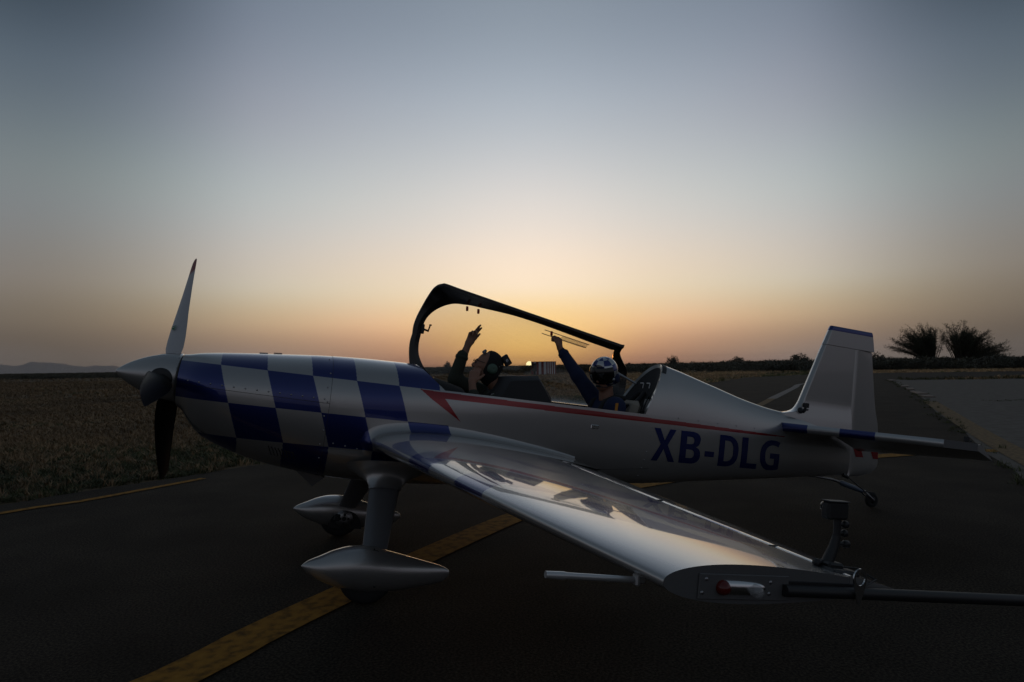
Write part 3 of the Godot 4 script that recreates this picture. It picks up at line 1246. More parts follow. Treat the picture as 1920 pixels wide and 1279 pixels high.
func cockpit() -> void:
	# the inside of the tub, its rim and floor
	var st := mb()
	var rows := []
	var rim := []
	for i in 36:
		var x := lerpf(2.08, 4.30, i / 35.0)
		var b := body_at(x)
		var t0 := sill_angle(b)
		var ring := PackedVector3Array()
		for k in 41:
			var p := ring_point(b, x, lerpf(t0, TAU - t0, k / 40.0), -0.03)
			p.y = minf(p.y, 0.118)
			ring.append(p)
		rows.append(ring)
		rim.append(PackedVector3Array([ring_point(b, x, t0), ring[0]]))
		rim[-1].append(ring[40])
		rim[-1].append(ring_point(b, x, TAU - t0))
	grid(st, rows)
	put(st, "cockpit_tub", M.grey_panel, plane)
	for k in [[0, 1], [2, 3]]:
		st = mb()
		var r := []
		for row in rim:
			if row[0].x < 2.24 or row[0].x > 4.06:
				continue
			r.append(PackedVector3Array([row[k[0]], row[k[1]]]))
		grid(st, r)
		put(st, "cockpit_sill", M.silver, plane)
	# head wall behind the rear seat, closing the turtle deck
	st = mb()
	rows = []
	for i in 9:
		var q := i / 8.0
		var row := PackedVector3Array()
		for k in 41:
			var f := k / 20.0 - 1.0
			var xx := hoop_x(f)
			var b := body_at(xx)
			var p := ring_point(b, xx, sill_angle(b) * f, -0.03)
			var c := V(4.19 + 0.10 * (1 - q), p.z * 1.0, -0.1)
			row.append(p.lerp(V(4.16, p.z * 0.5, 0.0), q))
		rows.append(row)
	grid(st, rows)
	var wall := put(st, "head_wall", M.grey_panel, plane)
	st = mb()   # the pale rim of the turtle deck
	rows = [PackedVector3Array(), PackedVector3Array()]
	for k in 41:
		var f := k / 20.0 - 1.0
		var xx := hoop_x(f)
		var b := body_at(xx)
		rows[0].append(ring_point(b, xx, sill_angle(b) * f))
		rows[1].append(ring_point(b, xx - 0.004, sill_angle(b) * f, -0.034))
	grid(st, rows)
	put(st, "turtle_deck_rim", M.silver, wall)
	st = mb()
	var seal := []
	for k in 12:
		var f := lerpf(-0.42, 0.42, k / 11.0)
		var b := body_at(hoop_x(f) + 0.03)
		seal.append(ring_point(b, hoop_x(f) + 0.03, sill_angle(b) * f, 0.003))
	flat_hoop(st, seal, 0.04)
	put(st, "hoop_seal", M.black, wall)
	# belt guides, belts and a pouch on the head wall
	for k in [-1.0, 1.0]:
		st = mb()
		tube(st, [V(4.20, 0.05 * k - 0.06, 0.31), V(4.10, 0.075 * k - 0.03, 0.22), V(3.98, 0.11 * k, 0.17)], [0.022, 0.024, 0.024], 8)
		put(st, "shoulder_belt", M.webbing, wall)
		st = mb()
		var c := V(4.175, 0.055 * k + 0.03, 0.40)
		box(st, c, Vector3(0.006, 0.010, 0.055), Basis.IDENTITY, 0.002)
		box(st, c + V(0, 0.024, -0.024), Vector3(0.006, 0.045, 0.009), Basis(Vector3.RIGHT, 0.25), 0.002)
		put(st, "belt_guide", M.white, wall)
	st = mb()
	box(st, V(4.12, 0.17, 0.20), Vector3(0.02, 0.12, 0.07), Basis(Vector3.BACK, -0.25), 0.008)
	put(st, "map_pouch", M.leg, wall)
	st = mb()
	tube(st, [V(4.18, 0.12, 0.25), V(4.12, 0.2, 0.28), V(4.07, 0.2, 0.13), V(4.05, 0.19, 0.05)], [0.006, 0.006, 0.006, 0.006], 6)
	put(st, "headset_cable", M.black, wall)
	st = mb()
	tube(st, [V(3.99, -0.33, 0.51), V(4.17, -0.12, 0.39)], [0.012, 0.010], 8)
	put(st, "canopy_stay", M.steel, plane)
	# seat backs
	for k in [[2.98, 0.0], [4.02, 0.02]]:
		st = mb()
		box(st, V(k[0] + 0.06, 0, -0.12), Vector3(0.06, 0.55, 0.44), Basis(Vector3.BACK, -0.3), 0.025)
		put(st, "seat_back", M.webbing, plane)
		st = mb()
		box(st, V(k[0] - 0.22, 0, -0.36), Vector3(0.48, 0.09, 0.44), Basis(Vector3.BACK, -0.12), 0.03)
		put(st, "seat_cushion", M.webbing, plane)
	# front instrument hood under the windscreen
	st = mb()
	rows = []
	for i in 10:
		var q := i / 9.0
		var x := lerpf(2.11, 2.46, q)
		var row := PackedVector3Array()
		for k in 21:
			var a := PI * k / 20.0 - PI / 2
			var b := body_at(2.12)
			row.append(V(x, sin(a) * lerpf(0.40, 0.37, q), lerpf(-0.02, 0.04, q) + cos(a) * lerpf(0.28, 0.13, q)))
		rows.append(row)
	grid(st, rows)
	var hood := put(st, "instrument_hood", M.black_cloth, plane)
	st = mb()
	fan(st, rows[-1])
	put(st, "instrument_panel", M.grey_panel, hood)
	# rear instrument housing between the two seats
	st = mb()
	var pr := [[2.70, -0.25], [2.69, 0.075], [2.755, 0.20], [2.80, 0.292], [2.85, 0.305], [3.06, 0.332], [3.12, 0.265], [3.20, 0.165], [3.20, 0.06], [3.12, -0.25]]
	rows = []
	for y in [-0.30, -0.285, -0.24, 0.0, 0.24, 0.285, 0.30]:
		var row := PackedVector3Array()
		var sh := 0.0 if absf(y) < 0.25 else (absf(y) - 0.24) * 0.6
		for p in pr:
			row.append(V(lerpf(p[0], 2.95, sh * 2.0), y, p[1] - sh * (1.0 if p[1] > 0.1 else 0.0)))
		rows.append(row)
	grid(st, rows, true)
	fan(st, rows[0])
	fan(st, rows[-1])
	put(st, "rear_instrument_housing", M.grey_panel, plane)


func flat_hoop(st: SurfaceTool, pts: Array, width: float) -> void:
	for i in pts.size() - 1:
		var w := V(width / 2, 0, -width * 0.12)
		quad(st, pts[i] - w, pts[i] + w, pts[i + 1] + w, pts[i + 1] - w)


# ---------------------------------------------------------------- canopy, swung open about the starboard sill
const CH := [[2.05, 0.15], [2.2, 0.20], [2.4, 0.30], [2.6, 0.39], [2.8, 0.455], [3.2, 0.52], [3.7, 0.53], [4.1, 0.49], [4.4, 0.44]]


func canopy_point(x: float, s: float, grow := 0.0) -> Vector3:
	var w := lerpf(0.475, 0.305, (x - 2.25) / 1.85)
	var h := tv(CH, x) + grow
	var p := V(x, s * (w + grow), 0.125 + h * pow(maxf(0.0, 1.0 - pow(minf(absf(s), 1.0), 2.4)), 1.0 / 2.4))
	var a0 := V(2.25, -0.475, 0.125)
	var ax := (V(4.10, -0.305, 0.125) - a0).normalized()
	return a0 + (p - a0).rotated(ax, deg_to_rad(-94.0))


func dense(pts: Array, per: int) -> Array:
	var out := []
	for i in pts.size() - 1:
		var p0: Vector2 = pts[maxi(i - 1, 0)]
		var p1: Vector2 = pts[i]
		var p2: Vector2 = pts[i + 1]
		var p3: Vector2 = pts[mini(i + 2, pts.size() - 1)]
		for k in per:
			out.append(p1.cubic_interpolate(p2, p0, p3, k / float(per)))
	out.append(pts[-1])
	return out


func canopy() -> void:
	var outer_half := [Vector2(2.10, 0), Vector2(2.095, 0.15), Vector2(2.105, 0.32), Vector2(2.13, 0.52), Vector2(2.165, 0.75), Vector2(2.205, 0.93), Vector2(2.27, 1.0), Vector2(2.45, 1.0), Vector2(2.8, 1.0), Vector2(3.15, 1.0), Vector2(3.5, 1.0), Vector2(3.8, 1.0), Vector2(4.03, 1.0), Vector2(4.085, 0.992), Vector2(4.275, 0.66), Vector2(4.325, 0.3), Vector2(4.335, 0.0)]
	var inner_half := [Vector2(2.18, 0), Vector2(2.18, 0.16), Vector2(2.20, 0.36), Vector2(2.255, 0.55), Vector2(2.335, 0.71), Vector2(2.42, 0.815), Vector2(2.51, 0.865), Vector2(2.62, 0.905), Vector2(2.92, 0.96), Vector2(3.18, 0.975), Vector2(3.5, 0.972), Vector2(3.78, 0.962), Vector2(4.00, 0.955), Vector2(4.06, 0.93), Vector2(4.15, 0.60), Vector2(4.185, 0.27), Vector2(4.19, 0.0)]
	var outer := dense(outer_half, 5)
	var inner := dense(inner_half, 5)
	for l in [outer, inner]:
		var n: int = l.size()
		for i in range(n - 2, 0, -1):
			l.append(Vector2(l[i].x, -l[i].y))
	var n := outer.size()
	# outer shell, inner shell and edges of the frame
	var rows := []
	for k in [[0.0, 0.012], [0.5, 0.014], [1.0, 0.006], [1.0, -0.012], [0.5, -0.022], [0.0, -0.012], [0.0, 0.012]]:
		var row := PackedVector3Array()
		for i in n:
			var v: Vector2 = outer[i].lerp(inner[i], k[0])
			row.append(canopy_point(v.x, v.y, k[1]))
		rows.append(row)
	var st := mb()
	for i in rows.size() - 1:
		st.set_smooth_group(i)
		grid(st, [rows[i], rows[i + 1]], true)
	st.set_smooth_group(0)
	var fr := put(st, "canopy_frame", M.black_gloss, plane)
	rows = []
	for k in 17:
		var q := 1.0 - pow(k / 16.0, 1.5)
		var row := PackedVector3Array()
		for i in n:
			var v := Vector2(lerpf(3.15, inner[i].x, q), inner[i].y * q)
			row.append(canopy_point(v.x, v.y))
		rows.append(row)
	rows.reverse()
	st = mb()
	grid(st, rows, true)
	put(st, "canopy_glass", M.glass, plane)
	# red tags, handle bracket, sliding vent window and its rails
	for k in [[2.55, 0.86, -0.05], [2.66, 0.885, -0.05], [3.40, 0.94, -0.04]]:
		st = mb()
		var p := canopy_point(k[0], k[1], -0.03)
		lathe(st, p, V(0.10, 0.0, -1.0).normalized(), [[-0.014, 0.0], [-0.014, 0.011], [-0.006, 0.011], [-0.006, 0.012], [0.024, 0.012], [0.024, 0.011], [0.030, 0.010], [0.030, 0.0]], 12)
		put(st, "red_tag", M.tag_red, fr)
	st = mb()
	var hp := canopy_point(2.185, 0.14, -0.02)
	box(st, hp, Vector3(0.03, 0.09, 0.02), Basis.IDENTITY, 0.006)
	tube(st, [hp, hp + V(0.045, 0, -0.01), hp + V(0.05, 0, -0.02), hp + V(0.065, 0, 0.045)], [0.010, 0.009, 0.007, 0.007], 8)
	box(st, hp + V(0.067, 0, 0.045), Vector3(0.025, 0.012, 0.02), Basis.IDENTITY, 0.004)
	put(st, "handle_bracket", M.black, fr)
	st = mb()
	for k in [0.935, 0.865]:
		var path := []
		for i in 12:
			path.append(canopy_point(lerpf(3.33, 3.80, i / 11.0), k, -0.02))
		var rad := []
		rad.resize(12)
		rad.fill(0.004)
		tube(st, path, rad, 6)
	put(st, "vent_rail", M.steel, fr)
	st = mb()
	rows = []
	for i in 9:
		var x := lerpf(3.52, 3.80, i / 8.0)
		rows.append(PackedVector3Array([canopy_point(x, 0.925, -0.016), canopy_point(x, 0.90, -0.016), canopy_point(x, 0.87, -0.016), canopy_point(x - 0.02, 0.84, -0.016)]))
	grid(st, rows)
	put(st, "vent_window", M.vent, fr)
	st = mb()
	for k in [-0.62, 0.0, 0.62]:
		var p := V(lerpf(2.5, 3.9, (k + 0.62) / 1.24), -lerpf(0.455, 0.325, (k + 0.62) / 1.24), 0.122)
		box(st, p, Vector3(0.09, 0.02, 0.05), Basis.IDENTITY, 0.006)
	put(st, "canopy_hinge", M.black, fr)


# ---------------------------------------------------------------- wings
func wing_line(y: float) -> Array:      # leading edge, trailing edge, height, thickness ratio
	var t := (y - 0.42) / 3.55
	return [lerpf(1.757, 1.982, t), lerpf(3.40, 2.754, t), lerpf(-0.305, -0.264, t), lerpf(0.135, 0.125, t)]


func foil(c: float) -> float:
	return 5.0 * (0.2969 * sqrt(c) - 0.1260 * c - 0.3516 * c * c + 0.2843 * c * c * c - 0.1036 * c * c * c * c)


func wing_point(y: float, c: float, top: float) -> Vector3:
	var w := wing_line(y)
	var ch: float = w[1] - w[0]
	return V(w[0] + c * ch, y, w[2] + top * w[3] * ch * foil(c))


func hinge_c(y: float) -> float:
	return lerpf(0.775, 0.745, (y - 0.42) / 3.55)


func wing(s: float) -> void:
	var flip := func(p: Vector3) -> Vector3: return Vector3(p.x, p.y, p.z * s)
	# main panel up to the hinge line, round the nose
	var st := mb()
	var rows := []
	var ys := []
	var y := 0.30
	while y < 3.95:
		ys.append(y)
		y += 0.10
	ys.append(3.98)
	for yy in ys:
		var full: bool = yy < 1.14
		var row := PackedVector3Array()
		var c1 := 1.0 if full else hinge_c(yy)
		for k in range(40, -1, -1):
			row.append(flip.call(wing_point(yy, c1 * pow(k / 40.0, 1.9), 1.0)))
		for k in range(1, 41):
			row.append(flip.call(wing_point(yy, c1 * pow(k / 40.0, 1.9), -1.0)))
		rows.append(row)
	var inner := []
	var outer := []
	for i in ys.size():
		if ys[i] < 1.14:
			inner.append(rows[i])
		else:
			outer.append(rows[i])
	grid(st, inner, false, wing_uv)
	var join := PackedVector3Array()
	for k in range(40, -1, -1):
		join.append(flip.call(wing_point(1.135, hinge_c(1.135) * pow(k / 40.0, 1.9), 1.0)))
	for k in range(1, 41):
		join.append(flip.call(wing_point(1.135, hinge_c(1.135) * pow(k / 40.0, 1.9), -1.0)))
	grid(st, [join] + outer, false, wing_uv)
	# skin between the last whole section and the aileron cut
	var a := PackedVector3Array()
	for k in range(40, -1, -1):
		a.append(flip.call(wing_point(1.10, hinge_c(1.10) * pow(k / 40.0, 1.9), 1.0)))
	for k in range(1, 41):
		a.append(flip.call(wing_point(1.10, hinge_c(1.10) * pow(k / 40.0, 1.9), -1.0)))
	grid(st, [a, join], false, wing_uv)
	var wg := put(st, "wing", M.wing, plane)
	# hinge gap wall
	st = mb()
	var gap := []
	for i in ys.size():
		if ys[i] >= 1.10:
			gap.append(PackedVector3Array([rows[i][0], rows[i][80]]))
	grid(st, gap)
	put(st, "hinge_cove", M.seam, wg)
	# aileron, a little down at its trailing edge, its round nose just proud of the skin
	st = mb()
	var ar := []
	var yy := 1.16
	while yy < 3.97:
		var w := wing_line(yy)
		var ch: float = w[1] - w[0]
		var hc := hinge_c(yy) + 0.022
		var hx: float = w[0] + hc * ch
		var th: float = w[3] * ch * foil(hc) + 0.0035
		var row := PackedVector3Array()
		for k in 9:
			var g := PI / 2 + PI * k / 8.0
			row.append(flip.call(V(hx + cos(g) * th * 0.8, yy, w[2] + sin(g) * th)))
		var te := V(w[1], yy, w[2] - 0.014)
		for k in 7:
			row.append(flip.call(V(hx, yy, w[2] - th).lerp(te, (k + 1) / 7.0)))
		for k in 7:
			row.append(flip.call((te + V(0, 0, 0.004)).lerp(V(hx, yy, w[2] + th), (k + 1) / 7.0)))
		ar.append(row)
		yy += 0.0935
	grid(st, ar, false, wing_uv)
	var ail := put(st, "aileron", M.wing, wg)
	st = mb()
	fan(st, ar[0])
	fan(st, ar[-1])
	put(st, "aileron_end_cap", M.silver, ail)
	for hy in [1.35, 2.76, 3.62]:
		st = mb()
		var p: Vector3 = wing_point(hy, hinge_c(hy) + 0.008, 1.0)
		box(st, flip.call(p), Vector3(0.035, 0.008, 0.008), Basis.IDENTITY, 0.002)
		put(st, "hinge_bracket", M.black, ail)
	# tip rib
	st = mb()
	var tip: PackedVector3Array = []
	for p in rows[-1]:
		tip.append(Vector3(p.x, p.y, p.z + 0.001 * s))
	fan(st, tip)
	var rib := put(st, "tip_rib", M.tip, wg)
	rib.set_meta("label", "dark flat wing tip rib")
	fairing(s, wg)
	if s > 0:
		port_tip(wg)
	# pitot boom under the leading edge
	if s > 0:
		st = mb()
		tube(st, [V(2.02, 3.83, -0.302), V(1.80, 3.83, -0.296), V(1.79, 3.83, -0.296), V(1.742, 3.83, -0.2945)], [0.0085, 0.0085, 0.0105, 0.009], 12)
		box(st, V(2.0, 3.83, -0.30), Vector3(0.014, 0.03, 0.026), Basis.IDENTITY, 0.004)
		put(st, "pitot_tube", M.pitot, plane)


func fairing(s: float, wg: Node) -> void:
	var st := mb()
	var rows := []
	for k in range(-34, 35):
		var q := pow(absf(k) / 34.0, 1.8)
		var top := 1.0 if k <= 0 else -1.0
		var y1 := lerpf(0.56, 0.47, q)
		var pw := wing_point(y1, q, top)
		var e := 0.004
		var pa := wing_point(0.42, minf(q + e, 1.0), top)
		var pb := wing_point(0.42, maxf(q - e, 0.0), top)
		var tg := (pa - pb)
		var nrm := Vector3(-tg.y, tg.x, 0).normalized() * top
		if q < 0.004:
			nrm = Vector3.LEFT
		if absf(q - 1.0) < 0.002:
			nrm = Vector3(0.5, top * 0.86, 0)
		var c := wing_point(0.42, q, top)
		var size := lerpf(0.075, 0.028, q)
		var f := c + nrm * size
		f.z = side_y(f.x, f.y) + 0.001
		c.z = side_y(c.x, c.y) + 0.012
		var row := PackedVector3Array()
		for i in 9:
			var t := i / 8.0
			var p := pw * (1 - t) * (1 - t) + c * 2 * t * (1 - t) + f * t * t
			row.append(Vector3(p.x, p.y, p.z * s))
		rows.append(row)
	grid(st, rows, false, fus_uv)
	put(st, "root_fairing", M.fuselage, wg)


func port_tip(wg: Node) -> void:
	var z := 3.982
	var st := mb()
	box(st, V(2.215, z + 0.002, -0.270), Vector3(0.27, 0.062, 0.004), Basis.IDENTITY, 0.002)
	put(st, "light_plate", M.tip, wg)
	st = mb()
	var tray := []
	for k in 13:
		var q := k / 12.0
		var ring := PackedVector3Array()
		for g in 13:
			var a := PI * g / 12.0
			ring.append(V(lerpf(2.150, 2.282, q), z + 0.003 + sin(a) * 0.012 * sqrt(maxf(0.0, 1.0 - pow(q, 4.0))), -0.2705 - q * 0.002 + cos(a) * 0.0185 * sqrt(maxf(0.0, 1.0 - pow(q, 4.0)))))
		tray.append(ring)
	grid(st, tray)
	put(st, "light_reflector", M.chrome, wg)
	st = mb()
	lathe(st, V(2.148, z, -0.271), Vector3.BACK, [[0.0, 0.0185], [0.010, 0.0185], [0.020, 0.014], [0.025, 0.007], [0.026, 0.0]], 20)
	put(st, "red_position_light", M.lens_red, wg)
	st = mb()
	lathe(st, V(2.240, z + 0.008, -0.275), Vector3.BACK, [[0.0, 0.016], [0.014, 0.016], [0.024, 0.012], [0.029, 0.0]], 20)
	put(st, "strobe_light", M.glass_bulb, wg)
	for k in [[2.10, -0.252], [2.09, -0.285], [2.292, -0.256], [2.290, -0.284]]:
		st = mb()
		lathe(st, V(k[0], z + 0.003, k[1]), Vector3.BACK, [[0.0, 0.0055], [0.003, 0.004], [0.003, 0.0]], 10)
		put(st, "screw", M.steel, wg)
	st = mb()
	box(st, V(2.435, z + 0.001, -0.2715), Vector3(0.265, 0.039, 0.004), Basis(Vector3.BACK, -0.012), 0.0015)
	put(st, "sight_slot", M.black, wg)
	st = mb()
	tube(st, [V(2.33, z + 0.012, -0.2725), V(3.0, z + 0.012, -0.2815), V(3.9, z + 0.012, -0.2935)], [0.0150, 0.0160, 0.0165], 16)
	put(st, "sighting_rod", M.black, plane)
	# flat eyelet bracket clamped on the rod
	st = mb()
	var path := []
	var rows := [PackedVector3Array(), PackedVector3Array(), PackedVector3Array(), PackedVector3Array()]
	for k in 29:
		var a := TAU * k / 28.0
		var o := Vector2(cos(a), sin(a))
		var out := Vector2(o.x * 0.0225, o.y * 0.026)
		if o.y < 0:
			out.y = o.y * 0.066
			out.x = o.x * lerpf(0.0225, 0.0125, -o.y)
		var hole := Vector2(o.x * 0.0155, o.y * 0.0175)
		for r in 4:
			var w: Vector2 = out if r in [0, 3] else hole
			rows[r].append(V(2.553 + w.x, z + (0.030 if r < 2 else 0.034), -0.232 + w.y))
	st.set_smooth_group(-1)
	grid(st, [rows[0], rows[1], rows[2], rows[3], rows[0]])
	st.set_smooth_group(0)
	put(st, "eyelet_bracket", M.chrome, plane)


# ---------------------------------------------------------------- landing gear
func gear(s: float) -> void:
	var f := func(p: Vector3) -> Vector3: return Vector3(p.x, p.y, p.z * s)
	# leg: a flat sprung blade that leans outward
	var st := mb()
	var rows := []
	for i in 13:
		var t := i / 12.0
		var c := V(lerpf(1.915, 1.815, t), lerpf(0.40, 0.88, t * (0.9 + 0.1 * t)), lerpf(-0.55, -1.03, t))
		var w := lerpf(0.115, 0.078, t)
		var h := 0.020
		var row := PackedVector3Array()
		for k in 20:
			var a := TAU * k / 20.0
			row.append(f.call(c + V(cos(a) * w, sin(a) * h * 0.72, sin(a) * h * 0.72)))
		rows.append(row)
	grid(st, rows, true)
	put(st, "landing_gear_leg", M.leg, plane)
	# flared cuff where the leg leaves the belly
	st = mb()
	rows = []
	for i in 9:
		var t := i / 8.0
		var g := pow(1.0 - t, 2.2)
		var c := V(lerpf(1.93, 1.90, t), lerpf(0.33, 0.475, t), lerpf(-0.50, -0.628, t))
		var row := PackedVector3Array()
		for k in 28:
			var a := TAU * k / 28.0
			row.append(f.call(c + V(cos(a) * (0.118 + 0.24 * g), sin(a) * (0.027 + 0.15 * g) * 0.8, sin(a) * (0.027 + 0.10 * g) * 0.6)))
		rows.append(row)
	grid(st, rows, true)
	put(st, "gear_cuff", M.silver, plane)
	# streamlined wheel fairing
	st = mb()
	rows = []
	var top := [[1.365, -1.058], [1.39, -1.033], [1.474, -0.992], [1.56, -0.952], [1.66, -0.925], [1.76, -0.918], [1.90, -0.945], [2.10, -0.990], [2.28, -1.036], [2.315, -1.055]]
	var bot := [[1.365, -1.060], [1.39, -1.085], [1.461, -1.130], [1.55, -1.165], [1.66, -1.192], [1.80, -1.205], [1.95, -1.196], [2.12, -1.168], [2.28, -1.128], [2.315, -1.095]]
	var wid := [[1.365, 0.001], [1.39, 0.030], [1.474, 0.075], [1.56, 0.103], [1.66, 0.120], [1.80, 0.122], [1.95, 0.105], [2.12, 0.068], [2.28, 0.022], [2.315, 0.010]]
	for i in 41:
		var q := i / 40.0
		var x := lerpf(1.365, 2.315, q * q * (3 - 2 * q) * 0.5 + q * 0.5)
		var zt := tv(top, x)
		var zb := tv(bot, x)
		var w := tv(wid, x)
		var row := PackedVector3Array()
		for k in 32:
			var a := TAU * k / 32.0
			row.append(f.call(V(x, 0.935 + sin(a) * w, (zt + zb) / 2 + signf(cos(a)) * pow(absf(cos(a)), 0.9) * (zt - zb) / 2)))
		rows.append(row)
	grid(st, rows, true)
	fan(st, rows[-1])
	var wf := put(st, "wheel_fairing", M.silver, plane)
	st = mb()
	lathe(st, f.call(V(1.815, 0.935 + 0.121, -1.14)), Vector3(0, 0, s), [[0.0, 0.007], [0.003, 0.006], [0.003, 0.0]], 10)
	put(st, "screw", M.black, wf)
	# wheel: tyre and rim
	var hub := V(1.775, 0.935, -1.099)
	st = mb()
	lathe(st, f.call(hub), Vector3(0, 0, s), [[-0.05, 0.085], [-0.062, 0.115], [-0.066, 0.145], [-0.052, 0.168], [-0.025, 0.176], [0.0, 0.177], [0.025, 0.176], [0.052, 0.168], [0.066, 0.145], [0.062, 0.115], [0.05, 0.085]], 48)
	var ty := put(st, "wheel", M.rubber, plane)
	st = mb()
	lathe(st, f.call(hub), Vector3(0, 0, s), [[-0.06, 0.0], [-0.06, 0.03], [-0.035, 0.035], [-0.04, 0.085], [-0.052, 0.092], [0.052, 0.092], [0.04, 0.085], [0.035, 0.035], [0.06, 0.0]], 32)
	put(st, "rim", M.steel, ty)
	# open inner side: dark wheel well, brake disc and caliper
	st = mb()
	var arch := PackedVector3Array()
	for k in 25:
		var a := PI * k / 24.0
		arch.append(f.call(V(1.815 + cos(a) * 0.145, 0.935 - 0.121, -1.185 + sin(a) * 0.155)))
	fan(st, arch)
	put(st, "wheel_well", M.black, wf)
	st = mb()
	lathe(st, f.call(V(1.80, 0.80, -1.10)), Vector3(0, 0, s), [[0.0, 0.02], [0.0, 0.075], [0.006, 0.075], [0.006, 0.02]], 24)
	put(st, "brake_disc", M.steel, wf)
	st = mb()
	for k in 4:
		lathe(st, f.call(V(1.80 + cos(k * 1.57) * 0.035, 0.796, -1.10 + sin(k * 1.57) * 0.035)), Vector3(0, 0, s), [[0.0, 0.0], [0.0, 0.012], [0.008, 0.012]], 8)
	box(st, f.call(V(1.735, 0.795, -1.09)), Vector3(0.05, 0.06, 0.03), Basis.IDENTITY, 0.008)
	put(st, "brake_caliper", M.black, wf)


# ---------------------------------------------------------------- tail
func stab_line(y: float) -> Array:     # leading edge, hinge, height, half thickness
	var t := (y - 0.12) / 1.48
	return [lerpf(5.63, 5.862, t), lerpf(6.30, 6.225, t), lerpf(0.160, 0.172, t), lerpf(0.040, 0.030, t)]


func stabilizer(s: float) -> void:
	var ts := [-0.04, 0.01, 0.07, 0.13, 0.19, 0.19001, 0.26, 0.33, 0.41, 0.41001, 0.48, 0.56, 0.63, 0.63001, 0.75, 0.88, 1.0]
	var rows := []
	for t in ts:
		var l := stab_line(0.12 + 1.48 * t)
		var row := PackedVector3Array()
		var ch: float = l[1] - l[0]
		for k in range(-14, 15):
			var c := pow(absf(k) / 14.0, 1.8)
			row.append(V(l[0] + c * ch, (0.12 + 1.48 * t) * s, l[2] - signf(k) * l[3] * minf(1.0, foil(c * 0.62) / 0.098)))
		rows.append(row)
	var silver := Color(0.50, 0.49, 0.475)
	var col := func(i: int, j: int) -> Color:
		var blue: bool = ts[i] < 0.185 or (ts[i] > 0.40 and ts[i] < 0.625)
		return BLUE if blue and absi(j - 14) < 9 else silver
	var st := mb()
	grid(st, rows, false, null, col)
	var stab := put(st, "horizontal_stabilizer", M.tint, plane)
	st = mb()
	var capr: PackedVector3Array = rows[-1]
	fan(st, capr)
	put(st, "stabilizer_tip", M.leg, stab)
	# elevator hanging down
	st = mb()
	rows = []
	for i in 17:
		var t := i / 16.0
		var y := 0.10 + 1.50 * t
		var l := stab_line(y)
		var hx: float = l[1] + 0.012
		var te := V(lerpf(6.60, 6.388, t), y, lerpf(0.012, 0.080, t))
		var r: float = l[3] - 0.002
		var d := (te - V(hx, y, l[2])).normalized()
		var nrm := Vector3(-d.y, d.x, 0)
		var row := PackedVector3Array()
		var h := V(hx, y, l[2])
		for k in 9:
			var a := PI * k / 8.0
			row.append(h + nrm * cos(a) * r - d * sin(a) * r * 0.7)
		for k in 5:
			row.append((h - nrm * r).lerp(te, (k + 1) / 5.0))
		for k in 5:
			row.append((te + nrm * 0.004).lerp(h + nrm * r, (k + 1) / 5.0))
		for k in row.size():
			row[k].z *= s
		rows.append(row)
	grid(st, rows)
	fan(st, rows[0])
	fan(st, rows[-1])
	put(st, "elevator", M.silver, plane)


func fin_le(z: float) -> float:
	return curve_at([0.24, 0.295, 0.32, 0.35, 0.41, 0.50, 1.226], [5.60, 5.70, 5.82, 5.878, 5.918, 5.955, 6.237], z)


func fin_row(z: float, x0: float, x1: float, th: float, n: int) -> PackedVector3Array:
	var row := PackedVector3Array()
	for k in range(-n, n + 1):
		var c := pow(absf(k) / float(n), 1.8)
		row.append(V(x0 + c * (x1 - x0), signf(k) * th * minf(1.0, foil(c * 0.62) / 0.098), z))
	return row


